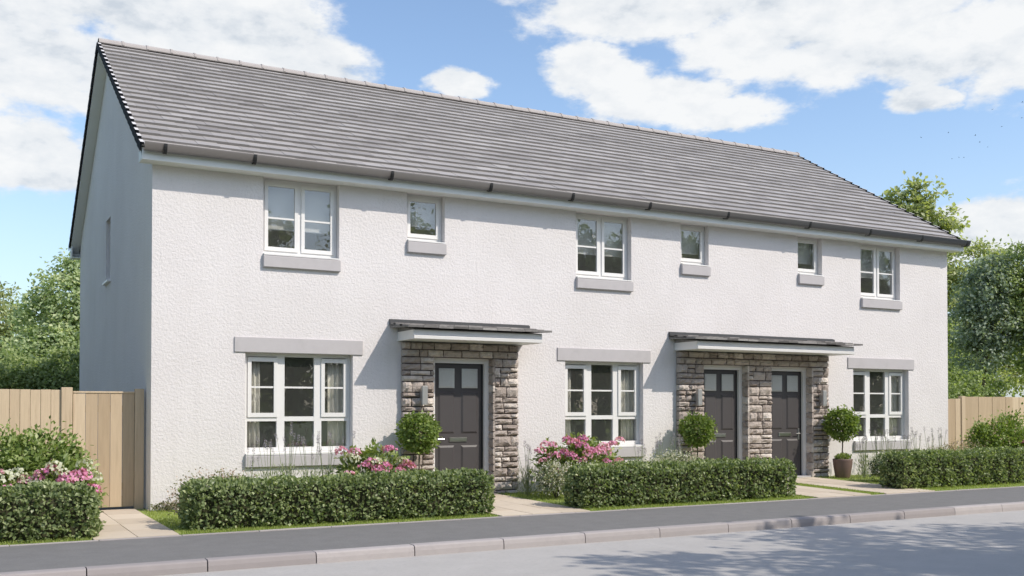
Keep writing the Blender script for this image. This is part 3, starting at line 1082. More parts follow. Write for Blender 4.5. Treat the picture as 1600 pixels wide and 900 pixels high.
# eaves: fascia, soffit, boxed ends
for side in (0, 1):
    b = MB()
    if side == 0:
        b.cbox(-.19, LEN + .19, -.30, -.278, 5.085, 5.262, .004)
        b.box(-.188, LEN + .188, -.277, -.002, 5.092, 5.108)
        b.prism([(-.276, 5.109), (-.003, 5.109), (-.003, 5.26), (-.276, 5.16)], -.192, -.17)
        b.prism([(-.276, 5.109), (-.003, 5.109), (-.003, 5.26), (-.276, 5.16)], LEN + .17, LEN + .192)
    else:
        yy = DEP
        b.cbox(-.19, LEN + .19, yy + .278, yy + .30, 5.0, 5.262, .004)
        b.box(-.188, LEN + .188, yy + .002, yy + .277, 5.007, 5.023)
        b.prism([(yy + .003, 5.024), (yy + .276, 5.024), (yy + .276, 5.16), (yy + .003, 5.26)], -.192, -.17)
    link('fascia', b.mesh('fascia', M['white_wood']), roof)
gt = MB()
gy, gzv, gr_ = -.382, 5.305, .072
out_, inn = [], []
for a in range(11):
    w = math.pi + math.pi * a / 10
    out_.append((gy + gr_ * math.cos(w), gzv + gr_ * 1.62 * math.sin(w)))
    inn.append((gy + (gr_ - .007) * math.cos(w), gzv + (gr_ - .007) * 1.62 * math.sin(w)))
out_ = [(out_[0][0] - .006, gzv + .006), (out_[0][0] - .006, gzv - .008)] + out_[1:]
inn = [(inn[0][0], gzv + .006)] + inn[1:]
gt.prism(out_ + inn[::-1], -.175, LEN + .235)
gutter = link('gutter', gt.mesh('gutter', M['gutter'], True), house)
for x in (.11, 1.40, 3.60, 5.39, 7.02, 8.70, 10.56, 12.71, 14.45, 16.06, 17.55):
    b = MB()
    o2 = [(gy + (gr_ + .012) * math.cos(math.pi + math.pi * a / 10), gzv + (gr_ + .012) * 1.62 * math.sin(math.pi + math.pi * a / 10)) for a in range(11)]
    o3 = [(gy + (gr_ + .002) * math.cos(math.pi + math.pi * a / 10), gzv + (gr_ + .002) * 1.62 * math.sin(math.pi + math.pi * a / 10)) for a in range(11)]
    b.prism(o2 + o3[::-1], x - .022, x + .022)
    b.box(x - .02, x + .02, -.3055, -.2995, 5.19, 5.25)
    link('gutter_bracket', b.mesh('gutter_bracket', M['bracket']), gutter)

# ------------------------------------------------------------------ wall lights, curtains, blinds
for x, lab in ((4.262, 'silver up and down wall light beside the single front door'),
               (10.012, 'silver wall light on the stone pier left of the paired doors'),
               (13.298, 'silver wall light on the stone pier right of the paired doors')):
    lt = thing('wall_light', lab, 'light', (x, -.15, 1.72), 'wall lights on the stone porches')
    link('body', MB().cbox(-.048, .048, -.105, -.02, -.15, .15, .006).mesh('body', M['lamp']), lt)
    link('back_plate', MB().cbox(-.04, .04, -.0195, .035, -.07, .07, .004).mesh('back_plate', M['lamp']), lt)
    link('lens', MB().cbox(-.04, .04, -.098, -.027, .151, .158, .002).mesh('lens', M['lens']), lt)
    link('lens', MB().cbox(-.04, .04, -.098, -.027, -.158, -.151, .002).mesh('lens', M['lens']), lt)


def curtain(x0, x1, z0, z1, label, y=.285):
    b = MB()
    n = 34
    rr = random.Random(int(x0 * 100))
    ph = rr.random() * 6
    vs = []
    for z, s in ((z0, 1.0), ((z0 + z1) / 2, .9), (z1, .75)):
        for i in range(n + 1):
            u = i / n
            vs.append((x0 + (x1 - x0) * u, y + .028 * s * math.sin(u * 19 + ph + z * .2) + .012 * math.sin(u * 41 + ph), z))
    fs = [(r * (n + 1) + i, r * (n + 1) + i + 1, (r + 1) * (n + 1) + i + 1, (r + 1) * (n + 1) + i) for r in range(2) for i in range(n)]
    b.add(vs, fs)
    o = link('curtain', b.mesh('curtain', M['curtain'], True))
    sm = o.modifiers.new('solidify', 'SOLIDIFY')
    sm.thickness = .006
    return tag(o, label, 'curtain', 'curtains in the ground floor windows')


wn = ('left of the single door', 'between the two porches', 'right of the paired doors')
for k, x in enumerate(GW):
    curtain(x + .06, x + .30, .60, 2.42, 'cream curtain on left side of the ground floor window ' + wn[k])
    curtain(x + 1.40, x + 1.69, .60, 2.42, 'cream curtain on right side of the ground floor window ' + wn[k])


def blind(x0, x1, z0, z1, label):
    t_ = thing('roller_blind', label, 'blind', ((x0 + x1) / 2, .29, z1), 'blinds in the upstairs windows')
    hw = (x1 - x0) / 2
    link('cloth', MB().box(-hw, hw, -.002, .002, z0 - z1, -.02).mesh('cloth', M['blind']), t_)
    link('bottom_bar', MB().cbox(-hw, hw, -.008, .008, z0 - z1 - .03, z0 - z1 - .001, .003).mesh('bottom_bar', M['blind']), t_)
    link('roller', MB().tube([(-hw, .02, 0), (hw, .02, 0)], .022, 10).mesh('roller', M['upvc'], True), t_)


BZ = (4.36, 4.40, 4.42)
for k, x in enumerate(BW):
    blind(x + .03, x + BWW - .03, BZ[k], 5.06, 'half lowered roller blind in the wide upstairs window ' + ('left of the single door', 'between the two porches', 'right of the paired doors')[k])
for k, x in enumerate(SW):
    blind(x + .03, x + SWW - .03, (4.62, 4.58, 4.60)[k], 5.06, 'pale roller blind in the small upstairs window ' + ('above the single door', 'above the left paired door', 'above the right paired door')[k])

# ------------------------------------------------------------------ fences and gate
bvars = []
for k in range(8):
    rr = random.Random(k)
    b = MB().cbox(-.5, .5, -.009, .009, 0, 1, .002, tint=rr.random())
    bvars.append(b.mesh('board', M['wood']))


def boards(parent, xs_, y, z0, z1, y_alt=.006):
    for i in range(len(xs_) - 1):
        a, c = xs_[i], xs_[i + 1]
        link('board', bvars[random.randrange(8)], parent,
             Matrix.Translation(((a + c) / 2, y + (i % 2) * y_alt, z0)) @ Matrix.Diagonal((c - a - .005, 1, z1 - z0 + random.uniform(-.006, .006), 1)))


def post(parent, x, y, z1, w=.1):
    b = MB().cbox(x - w / 2, x + w / 2, y - .05, y + .05, -.1, z1, .006, tint=.75)
    link('post', b.mesh('post', M['wood']), parent)


def rail(parent, x0, x1, y, z, h=.07):
    link('rail', MB().cbox(x0, x1, y, y + .04, z, z + h, .004, tint=.4).mesh('rail', M['wood']), parent)


FY = .46
fl = thing('fence', 'pale timber board fence with posts beside the side gate', 'fence', (-2.2, FY, 0))
fx = lambda x: x + 2.2
xs_ = [x for x in np.arange(-1.17 - .134 * 22, -1.16, .134)]
boards(fl, [fx(x) for x in xs_], 0, .04, 1.772)
for x in (-1.095, -1.095 - 1.9):
    post(fl, fx(x), .01, 1.81, .15)
for z in (.25, .9, 1.5):
    rail(fl, fx(-4.1), fx(-1.17), .02, z)
gt_ = thing('side_gate', 'plain closed timber side gate against the white gable corner', 'gate', (-.6, FY, 0))
boards(gt_, [v + .6 for v in (-1.012, -.842, -.672, -.502, -.332, -.165)], -.002, .045, 1.728, .002)
link('top_rail', MB().cbox(-.412, .436, -.022, .03, 1.729, 1.757, .004, tint=.8).mesh('top_rail', M['wood']), gt_)
for z in (.3, 1.45):
    rail(gt_, -.41, .43, .012, z, .1)
post(gt_, .505, .01, 1.80, .13)
fr_ = thing('fence', 'pale timber board fence beyond the far corner of the white house', 'fence', (19, .37, 0))
xs2 = [17.50, 17.66, 17.82, 17.98, 18.14, 18.33]
boards(fr_, [x - 19 for x in xs2], -.004, .06, 1.735)
post(fr_, 18.40 - 19, .01, 1.80, .13)
x = 18.47
xs3 = [x]
while x < 25:
    x += .255
    xs3.append(x)
boards(fr_, [x - 19 for x in xs3], 0, .06, 1.785)
for x in (20.5, 22.6):
    post(fr_, x - 19, .07, 1.76, .1)
for z in (.3, .95, 1.5):
    rail(fr_, -1.5, 6.0, .025, z)


# ------------------------------------------------------------------ foliage
def leaves_mesh(name, P, A, N, ln, wd, tint, material, face=.55):
    """P base points, A leaf axis, N rough face normal, ln length, wd half width: folded four-corner leaves"""
    n = len(P)
    A = A / np.linalg.norm(A, axis=1, keepdims=True)
    N = N + np.array(SUN) * face
    B = np.cross(N, A)
    B /= np.linalg.norm(B, axis=1, keepdims=True) + 1e-9
    F = np.cross(A, B)
    ln = np.broadcast_to(ln, n)[:, None]
    wd = np.broadcast_to(wd, n)[:, None]
    V = np.empty((n, 4, 3), np.float32)
    V[:, 0] = P
    V[:, 1] = P + A * ln * .48 + B * wd + F * wd * .45
    V[:, 2] = P + A * ln
    V[:, 3] = P + A * ln * .48 - B * wd + F * wd * .45
    me = bpy.data.meshes.new(name)
    me.vertices.add(n * 4)
    me.vertices.foreach_set('co', V.ravel())
    me.loops.add(n * 6)
    q = (np.arange(n)[:, None] * 4 + np.array([0, 1, 2, 0, 2, 3])[None, :]).astype(np.int32)
    me.loops.foreach_set('vertex_index', q.ravel())
    me.polygons.add(n * 2)
    me.polygons.foreach_set('loop_start', np.arange(0, n * 6, 3, dtype=np.int32))
    me.materials.append(material)
    a = me.attributes.new('tint', 'FLOAT', 'POINT')
    a.data.foreach_set('value', np.repeat(np.clip(tint, 0, 1), 4).astype(np.float32))
    me.update(calc_edges=True)
    me.validate()
    return me


def rnd_dir(n):
    v = rng.normal(size=(n, 3))
    return v / np.linalg.norm(v, axis=1, keepdims=True)


def lumps(P, f, seed):
    """cheap smooth noise in [-1, 1]"""
    r_ = np.random.default_rng(seed)
    s = np.zeros(len(P))
    for k in range(6):
        w = r_.normal(size=3) * f * (1 + .5 * k)
        s += np.sin(P @ w + r_.uniform(0, 6.3)) / (1 + .4 * k)
    return s / 2.6


def hedge(x0, x1, y0, y1, h, label, seed, dens=1550, lean=None):
    cx, cy = (x0 + x1) / 2, (y0 + y1) / 2
    t_ = thing('hedge', label, 'hedge', (cx, cy, gz(cx, cy)), 'clipped box hedges along the pavement')
    hx, hy = (x1 - x0) / 2, (y1 - y0) / 2
    faces = [((0, -1, 0), hx * 2 * h), ((0, 1, 0), hx * 2 * h * .3), ((0, 0, 1), hx * hy * 4), ((-1, 0, 0), hy * 2 * h), ((1, 0, 0), hy * 2 * h)]
    Ps, Ns = [], []
    for nrm, area in faces:
        n = int(area * dens)
        u, v = rng.uniform(-1, 1, n), rng.uniform(-1, 1, n)
        if nrm[1]:
            p = np.stack([u * hx, np.full(n, nrm[1] * hy), (v + 1) / 2 * h], 1)
        elif nrm[0]:
            p = np.stack([np.full(n, nrm[0] * hx), u * hy, (v + 1) / 2 * h], 1)
        else:
            p = np.stack([u * hx, v * hy, np.full(n, h)], 1)
        Ps.append(p)
        Ns.append(np.tile(np.array(nrm, float), (n, 1)))
    P, N = np.concatenate(Ps), np.concatenate(Ns)
    n = len(P)
    # rounded shoulders: pull corners in
    q = P / np.array([hx, hy, h])
    ed = np.maximum(0, np.abs(P[:, 0]) - (hx - .12)) / .12 + np.maximum(0, np.abs(P[:, 1]) - (hy - .12)) / .12 + np.maximum(0, P[:, 2] - (h - .12)) / .12
    pull = np.maximum(0, ed - 1.0) * .055
    C = np.array([0, 0, h * .5])
    inward = (C - P)
    inward[:, 0] = np.clip(inward[:, 0], -.3, .3)
    inward /= np.linalg.norm(inward, axis=1, keepdims=True)
    foot = np.maximum(0, .12 - P[:, 2]) * .35
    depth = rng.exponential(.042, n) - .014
    off = lumps(P, 5.0, seed) * .036 + lumps(P, 15, seed + 1) * .028
    P = P + inward * pull[:, None] + N * (off - depth - foot)[:, None]
    P[:, 2] = np.maximum(P[:, 2], .015)
    A = N * .65 + rnd_dir(n) * .75 + np.array([0, 0, .25])
    Fn = N * .5 + rnd_dir(n) * .8 + np.array([0.1, -.1, .35])
    ln = rng.uniform(.040, .070, n)
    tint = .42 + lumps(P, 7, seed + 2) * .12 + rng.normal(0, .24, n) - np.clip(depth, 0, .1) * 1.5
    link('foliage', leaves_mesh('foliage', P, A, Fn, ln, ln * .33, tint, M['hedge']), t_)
    # sprigs that stick out of the clipped faces
    m_ = int(hx * 2 * 60)
    k = rng.integers(0, n, m_)
    kk = k[N[k, 2] > -.5]
    S = P[kk] + N[kk] * .012
    m_ = len(S)
    rep = 5
    S5 = np.repeat(S, rep, 0) + np.repeat(N[kk] + rng.normal(0, .35, (m_, 3)), rep, 0) * (np.tile(np.arange(rep), m_) * .011)[:, None]
    link('sprigs', leaves_mesh('sprigs', S5, rnd_dir(m_ * rep) + np.repeat(N[kk], rep, 0) * .7, rnd_dir(m_ * rep), .048, .016,
                               rng.normal(.62, .2, m_ * rep), M['hedge']), t_)
    core = MB().cbox(-hx + .09, hx - .09, -hy + .09, hy - .09, -.02, h - .08, .06)  # solid dark box added to block light and darken gaps between leaves
    link('dark_core', core.mesh('dark_core', M['hedge_core']), t_)
    return t_


hedge(-4.4, -1.06, -3.00, -2.42, .57, 'clipped green box hedge in front of the timber fence', 1)
hedge(-.03, 4.15, -2.92, -2.34, .575, 'long clipped box hedge in front of the ground floor window left of the single door', 2)
hedge(5.62, 9.90, -2.92, -2.34, .60, 'long clipped box hedge between the two garden entrances, beside the single door path', 3)
hedge(12.62, 19.5, -2.75, -2.2, .63, 'long clipped box hedge in front of the window right of the paired doors', 4)


def blob(P0, r, n, seed, shell=.55, flat=1.0):
    """points in a lumpy ellipsoid, mostly near its surface, with outward directions"""
    d = rnd_dir(n)
    rad = rng.uniform(shell, 1.0, n) ** .5
    rad *= 1 + .16 * lumps(d * 3, 1.2, seed)
    return P0 + d * rad[:, None] * np.array(r), d


def topiary(x, y, label, s=1.0):
    t_ = thing('topiary_tree', label, 'topiary', (x, y, gz(x, y)), 'ball topiary trees beside the doors', rz=x)
    t_.scale = (s, s, s)
    potm = MB().lathe([(.0, 0.0), (.125, 0.0), (.145, .03), (.185, .27), (.192, .36), (.196, .385), (.178, .39), (.170, .36), (.0, .355)], 24)
    pt = link('pot', potm.mesh('pot', M['pot'], True), t_)
    so = MB().lathe([(0, .368), (.168, .362)], 24)
    link('soil', so.mesh('soil', M['soil']), pt)
    tr = MB().tube([(0, 0, .34), (.006, .003, .55), (-.004, 0, .75), (.002, 0, 1.05)], [.016, .014, .013, .010], 8)
    link('trunk', tr.mesh('trunk', M['bark'], True), t_)
    n = 2600
    sd = int(x * 10)
    P, d = blob(np.array([0, 0, 1.09]), (.315, .315, .30), n, sd, .45)
    P += d * ((lumps(P, 17, sd + 4) * .026 + lumps(P, 6, sd + 6) * .03))[:, None]
    Pk, dk = blob(np.array([0, 0, 1.09]), (.35, .35, .335), 240, sd + 5, .9)
    P, d, n = np.concatenate([P, Pk]), np.concatenate([d, dk]), n + 240
    ln = rng.uniform(.04, .075, n)
    link('crown', leaves_mesh('crown', P, d * .6 + rnd_dir(n) * .8, d * .5 + rnd_dir(n) * .7 + np.array([0, 0, .4]), ln, ln * .36,
                              .48 + rng.normal(0, .22, n), M['box']), t_)
    m_ = 500
    P, d = blob(np.array([0, 0, .41]), (.165, .165, .075), m_, sd + 9, .2)
    ln = rng.uniform(.03, .05, m_)
    link('underplanting', leaves_mesh('underplanting', P, d * .5 + rnd_dir(m_) * .5 + np.array([0, 0, .8]), rnd_dir(m_), ln, ln * .3, rng.normal(.6, .2, m_), M['shrub']), t_)


topiary(4.06, -.47, 'ball topiary tree in front of the stone pier beside the single door')
topiary(9.76, -.47, 'ball topiary tree in front of the stone pier left of the paired doors', .96)
topiary(13.56, -.47, 'ball topiary tree in brown pot right of the paired doors', 1.03)

# flower heads: balls of small petals, shared meshes
heads = {}
for key, mt in (('pink', 'pink'), ('cream', 'cream')):
    heads[key] = []
    for k in range(6):
        n = 46
        d = rnd_dir(n)
        d[:, 2] = np.abs(d[:, 2]) * .9 - .15
        P = d * np.array([.072, .072, .058])
        tg = np.cross(d, rnd_dir(n))
        heads[key].append(leaves_mesh('flower_head', P, tg + d * .25, d, .042, .018, np.clip(rng.normal(.30 + .09 * k, .16, n), 0, 1), M[mt]))


def shrub(name, x, y, r, hgt, n, label, cat, material, leaf=(.06, .10), flowers=(), fl_front=False, group=None, tint0=.45, seed=0, wr=.30):
    """leafy shrub: stems, foliage in a lumpy dome, optional flower heads"""
    z = gz(x, y)
    t_ = thing(name, label, cat, (x, y, z), group)
    st = MB()
    rr = random.Random(seed + 1)
    for k in range(7):
        a = rr.uniform(0, 6.28)
        e = (math.cos(a) * r[0] * .55, math.sin(a) * r[1] * .55, hgt * rr.uniform(.5, .8))
        st.tube([(0, 0, -.03), (e[0] * .4, e[1] * .4, e[2] * .5), e], [.012, .009, .005], 5)
    link('stems', st.mesh('stems', M['bark'], True), t_)
    cl = int(rng.integers(95, 120))
    d = rnd_dir(cl)
    d[:, 2] = np.abs(d[:, 2]) * 1.0 - .22
    d /= np.linalg.norm(d, axis=1, keepdims=True)
    C0 = np.array([0, 0, hgt * .38])
    sc = np.array([r[0], r[1], hgt * .62])
    cc = C0 + d * rng.uniform(.62, .90, (cl, 1)) * sc
    k = rng.integers(0, cl, n)
    P = cc[k] + rng.normal(0, 1, (n, 3)) * sc * .115
    P[:, 2] = np.maximum(P[:, 2], .02)
    D = (P - C0) / sc
    D /= np.linalg.norm(D, axis=1, keepdims=True) + 1e-6
    ln = rng.uniform(leaf[0], leaf[1], n)
    tint = tint0 + rng.normal(0, .17, n) + rng.normal(0, .08, cl)[k]
    link('foliage', leaves_mesh('foliage', P, D * .7 + rnd_dir(n) * .7, D * .4 + rnd_dir(n) * .6 + np.array([0, -.1, .6]), ln, ln * wr, tint, material), t_)
    for (fx_, fz_, key, s_) in flowers:
        # place on the surface of the dome that faces the street
        ux = max(-.98, min(.98, fx_))
        uz = max(-.2, min(1.0, fz_))
        yy = -math.sqrt(max(0.03, 1 - ux * ux * .9 - uz * uz * .8))
        p = C0 + np.array([ux, yy, uz]) * sc * 1.03
        link('flower_head', heads[key][rr.randrange(6)], t_,
             Matrix.Translation(p) @ Matrix.Rotation(rr.uniform(-.5, .5), 4, 'X') @ Matrix.Rotation(rr.uniform(0, 6), 4, 'Z') @ Matrix.Scale(s_, 4))
    return t_


def fl(n, key, seed, xr=(-.95, .95), zr=(-.1, .95), s=(.95, 1.35)):
    rr = random.Random(seed)
    return [(xr[0] + (xr[1] - xr[0]) * (k + rr.uniform(.1, .9)) / n, rr.uniform(*zr), key, rr.uniform(*s)) for k in range(n)]


shrub('flowering_shrub', -1.66, -1.5, (.72, .55), 1.24, 13000, 'large rounded bright green shrub in front of the timber fence', 'shrub', M['shrub'], (.05, .085), tint0=.62, seed=1)
shrub('hydrangea', -1.38, -2.1, (.42, .24), .82, 1500, 'hydrangea with pink and cream heads behind the hedge by the fence', 'hydrangea', M['shrub'],
      (.065, .10), fl(9, 'pink', 3, zr=(.35, .85)) + fl(7, 'cream', 4, zr=(.6, 1.0)), seed=2, tint0=.5)
shrub('hydrangea', -2.15, -2.1, (.36, .24), .80, 1200, 'pink hydrangea behind the hedge in front of the plain fence boards', 'hydrangea', M['shrub'],
      (.065, .10), fl(6, 'pink', 5, zr=(.3, .9)) + fl(4, 'cream', 51, zr=(.6, 1.0)), seed=3, tint0=.5)
shrub('hydrangea', 3.06, -1.0, (.60, .33), .92, 1500, 'pink hydrangea between the window and the single door topiary', 'hydrangea', M['shrub'],
      (.07, .115), fl(12, 'pink', 6, zr=(.25, 1.0)) + fl(3, 'cream', 61, zr=(.4, .9)), seed=4, tint0=.58)
shrub('hydrangea', 6.90, -.8, (.86, .36), .98, 2300, 'large pink hydrangea between the single door and the window', 'hydrangea', M['shrub'],
      (.07, .115), fl(15, 'pink', 7, zr=(.55, 1.0)) + fl(15, 'pink', 71, zr=(-.05, .6)), seed=5, tint0=.52)
shrub('blossom_shrub', 6.14, -1.3, (.38, .30), .62, 3200, 'white blossom shrub in front of the large pink hydrangea', 'shrub', M['white_leaf'], (.032, .055), seed=6, tint0=.62)
shrub('blossom_shrub', 8.45, -1.5, (.95, .26), .76, 3800, 'low white flowered bush behind the long hedge below the middle window', 'shrub', M['white_leaf'], (.03, .05), seed=7, tint0=.62)
shrub('blossom_shrub', 13.75, -1.45, (.42, .27), .60, 2600, 'white and green variegated shrub beside the potted topiary', 'shrub', M['white_leaf'], (.04, .07), seed=8, tint0=.46)
shrub('sedum', 0.55, -1.95, (.68, .26), .74, 3200, 'low pinkish flowering plants behind the hedge near the gable corner', 'plant', M['sedum'], (.03, .045), seed=9, tint0=.55)
shrub('sedum', 15.7, -1.6, (1.3, .26), .80, 3600, 'low pinkish flowering plants behind the hedge below the window right of the paired doors', 'plant', M['sedum'], (.03, .05), seed=10, tint0=.58)
shrub('rounded_shrub', 18.0, -1.0, (1.08, .55), 1.32, 8200, 'dark green rounded shrub with few pink flowers before the far fence', 'shrub', M['box'],
      (.05, .09), fl(6, 'pink', 12, xr=(-.1, .9), zr=(-.1, .4)), seed=11, tint0=.5)
shrub('ground_cover', 0.22, -.14, (.24, .10), .14, 520, 'tiny dark plant at the foot of the white wall corner', 'plant', M['sedum'], (.025, .04), seed=12, tint0=.3)

# lavender: stems with grey violet spikes
n = 26
spm = []
for k in range(4):
    zz = np.linspace(0, 1, n)
    aa = np.arange(n) * 2.4
    P = np.stack([np.cos(aa) * .006, np.sin(aa) * .006, zz * .085], 1)
    A = np.stack([np.cos(aa) * .8, np.sin(aa) * .8, np.full(n, .55)], 1)
    spm.append(leaves_mesh('flower_spike', P, A, rnd_dir(n), .017, .006, rng.uniform(0, 1, n), M['spike']))


ORD = ('first', 'second', 'third', 'fourth', 'fifth', 'sixth', 'seventh', 'eighth', 'ninth', 'tenth', 'eleventh')


def lavender(x, y, h, ns, label, seed, spread=.16):
    rr = random.Random(seed)
    z = gz(x, y)
    t_ = thing('lavender', label, 'lavender', (x, y, z), 'lavender plants by the windows')
    st = MB()
    for k in range(ns):
        a = rr.uniform(0, 6.28)
        q = rr.uniform(.2, 1) * spread
        hh = h * rr.uniform(.72, 1.05)
        e = Vector((math.cos(a) * q * 1.2, math.sin(a) * q * .8, hh))
        st.tube([(e.x * .15, e.y * .15, -.02), (e.x * .55, e.y * .55, hh * .55), e], [.0045, .0035, .0028], 4)
        sp = link('flower_spike', spm[rr.randrange(4)], t_, Matrix.Translation(e - Vector((0, 0, .01))) @ Matrix.Rotation(rr.uniform(-.25, .25), 4, 'X') @ Matrix.Rotation(rr.uniform(-.25, .25), 4, 'Y') @ Matrix.Scale(rr.uniform(.9, 1.35), 4))
    link('stems', st.mesh('stems', M['silver']), t_)
    m_ = 420
    P = np.stack([rng.normal(0, spread * .5, m_), rng.normal(0, spread * .4, m_), rng.uniform(0, .55, m_) * h], 1)
    A = np.stack([P[:, 0] * 3, P[:, 1] * 3, np.full(m_, .9)], 1) + rnd_dir(m_) * .3
    link('foliage', leaves_mesh('foliage', P, A, rnd_dir(m_), rng.uniform(.05, .12, m_), .005, rng.normal(.5, .2, m_), M['silver']), t_)


lav = [(1.2, -.9, .88, 6), (1.5, -.95, 1.0, 8), (1.8, -.85, 1.16, 9), (2.1, -.95, 1.0, 9), (2.4, -.8, 1.05, 8), (2.75, -.9, 1.02, 7)]
for k, (x, y, h, ns) in enumerate(lav):
    lavender(x, y, h, ns, 'tall sparse lavender below the window left of the single door, %s from the porch' % ORD[5 - k], 30 + k)
lav = [(6.0, -.6, .80, 9), (8.3, -.7, .86, 7), (8.7, -.65, .94, 9), (9.05, -.7, .90, 9)]
for k, (x, y, h, ns) in enumerate(lav):
    lavender(x, y, h, ns, 'silvery lavender beside the middle window, %s from the paired doors' % ORD[3 - k] if k else 'silvery lavender at the right foot of the single door porch', 40 + k)
lav = [(13.95, -.7, .80, 12), (14.35, -.7, .92, 12), (14.75, -.65, .96, 11), (15.15, -.7, .90, 10), (15.55, -.7, .92, 9), (15.95, -.7, .92, 7), (16.3, -.7, 1.02, 6)]
for k, (x, y, h, ns) in enumerate(lav):
    lavender(x, y, h, ns, 'thin lavender below the window right of the paired doors, %s from the potted topiary' % ORD[k], 50 + k)

# grass blades on the visible lawn strips
regs = [(-4.2, -1.13, -3.13, -2.9, 2200), (-.16, 4.1, -3.13, -2.75, 5200), (-.16, .9, -3.1, -.05, 5200), (5.63, 10.12, -3.13, -2.75, 5200), (5.63, 6.6, -2.9, -.1, 3800),
        (11.43, 11.77, -3.13, -.15, 2600), (13.08, 14.6, -2.9, -.12, 4200), (12.9, 19.5, -3.13, -2.6, 5200)]
GP = []
for a, c, d0, e, n in regs:
    p = np.stack([rng.uniform(a, c, n), rng.uniform(d0, e, n), np.zeros(n)], 1)
    p[:, 2] = [gz(q[0], q[1]) for q in p]
    GP.append(p)
GP = np.concatenate(GP)
n = len(GP)
gm = leaves_mesh('grass', GP, rnd_dir(n) * .45 + np.array([0, 0, 1]), rnd_dir(n), rng.uniform(.02, .05, n), .0035, rng.normal(.55, .22, n), M['grass'])
tag(link('grass', gm), 'short green grass blades edging the hedges and paths', 'grass', kind='stuff')


# ------------------------------------------------------------------ trees
def limb(b, p0, p1, r0, r1, rr, wob=.12):
    p0, p1 = Vector(p0), Vector(p1)
    L = (p1 - p0).length
    pts, rad = [], []
    for k in range(5):
        u = k / 4
        q = p0.lerp(p1, u) + Vector((rr.uniform(-1, 1), rr.uniform(-1, 1), rr.uniform(-.5, .5))) * L * wob * math.sin(u * math.pi)
        q.z += L * .10 * math.sin(u * math.pi)
        pts.append(q)
        rad.append(r0 + (r1 - r0) * u)
    b.tube(pts, rad, 7)
    return pts


def tree(name, base, lobes, n, leaf, material, label, seed, trunk_r=.16, cl_r=.42, group=None, cat='tree', fork=.35, droop=0.0, shell=.55, per=None, lean=0):
    """tapered trunk, a limb into every lobe, leaf clumps spread through the lobes"""
    rr = random.Random(seed)
    t_ = thing(name, label, cat, base, group)
    b = MB()
    top = max(l[2] + l[5] * .2 for l in lobes)
    hf = top * fork
    limb(b, (0, 0, -.2), (lean * .3, 0, hf), trunk_r, trunk_r * .72, rr, .03)
    limb(b, (lean * .3, 0, hf), (lean, 0, top * .92), trunk_r * .7, trunk_r * .15, rr, .05)
    vol = np.array([l[3] * l[4] * l[5] for l in lobes]) ** .75
    vol = vol / vol.sum()
    Ps, Ds, Ts = [], [], []
    for l, w in zip(lobes, vol):
        c = np.array(l[:3])
        rad = np.array(l[3:6])
        h0 = min(hf * 1.0 + (c[2] - hf) * .25, c[2])
        pts = limb(b, (lean * .3, 0, max(h0, hf * .7)), tuple(c), trunk_r * .42, trunk_r * .10, rr)
        m_ = int(n * w)
        nc = max(7, int(m_ / (per or 55)))
        d = rnd_dir(nc)
        cc = c + d * (rng.uniform(shell, 1.0, nc) ** .6)[:, None] * rad
        for q in range(min(nc, 9)):
            limb(b, tuple(pts[rr.randrange(2, 5)]), tuple(cc[q]), trunk_r * .12, trunk_r * .03, rr, .1)
        k = rng.integers(0, nc, m_)
        sp = rng.uniform(.55, 1.25, nc)[k]
        g = rng.normal(0, 1, (m_, 3)) * np.array([1, 1, .62]) * cl_r * .5 * sp[:, None]
        P = cc[k] + g
        P[:, 2] -= droop * (g[:, 0] ** 2 + g[:, 1] ** 2)
        Ps.append(P)
        D = (P - c) / rad
        Ds.append(D / (np.linalg.norm(D, axis=1, keepdims=True) + 1e-6))
        Ts.append(rng.normal(0, .13, nc)[k] + rng.normal(0, .15, m_) + .48)
    link('trunk', b.mesh('trunk', M['bark'], True), t_)
    P, D, T = np.concatenate(Ps), np.concatenate(Ds), np.concatenate(Ts)
    P[:, 2] = np.maximum(P[:, 2], .05)
    m_ = len(P)
    ln = rng.uniform(leaf * .7, leaf * 1.3, m_)
    link('crown', leaves_mesh('crown', P, D * .4 + rnd_dir(m_) * .8 + np.array([0, 0, -.1]), D * .45 + rnd_dir(m_) * .6 + np.array([0, 0, .5]), ln, ln * .33, T, material), t_)
    return t_


RZ = R(-28.7)


def far_tree(*a, **k):
    t_ = tree(*a, **k)
    t_.rotation_euler.z = RZ
    return t_


far_tree('broadleaf_tree', (1.15, 23.4, 0), [(0, 0, 5.5, 1.25, 1.2, 1.2), (-1.05, 0, 4.7, .95, 1.0, .95), (-1.35, -.4, 3.4, .85, 1.0, .9), (-.4, -.8, 3.5, 1.1, 1.0, 1.0),
         (1.0, 0, 4.9, 1.1, 1.1, 1.1), (.25, .2, 6.35, .85, .9, .75), (.9, -.3, 3.4, 1.2, 1.1, 1.1), (-.2, -.2, 2.2, 1.6, 1.2, .9)], 21000, .15, M['tree_a'],
         'grey green rounded tree behind the timber fence, nearest the gable wall', 1, .17, .55, 'trees behind the house')
far_tree('broadleaf_tree', (-1.5, 31.8, 0), [(0, 0, 5.4, 1.6, 1.4, 1.2), (.9, 0, 4.6, 1.3, 1.2, 1.2), (-1.4, 0, 5.0, 1.5, 1.3, 1.3), (.2, -.3, 3.4, 1.9, 1.4, 1.2), (1.3, -.4, 3.0, 1.2, 1.2, 1.1)],
         15000, .17, M['tree_b'], 'olive green tree far behind the timber fence', 2, .18, .6, 'trees behind the house')
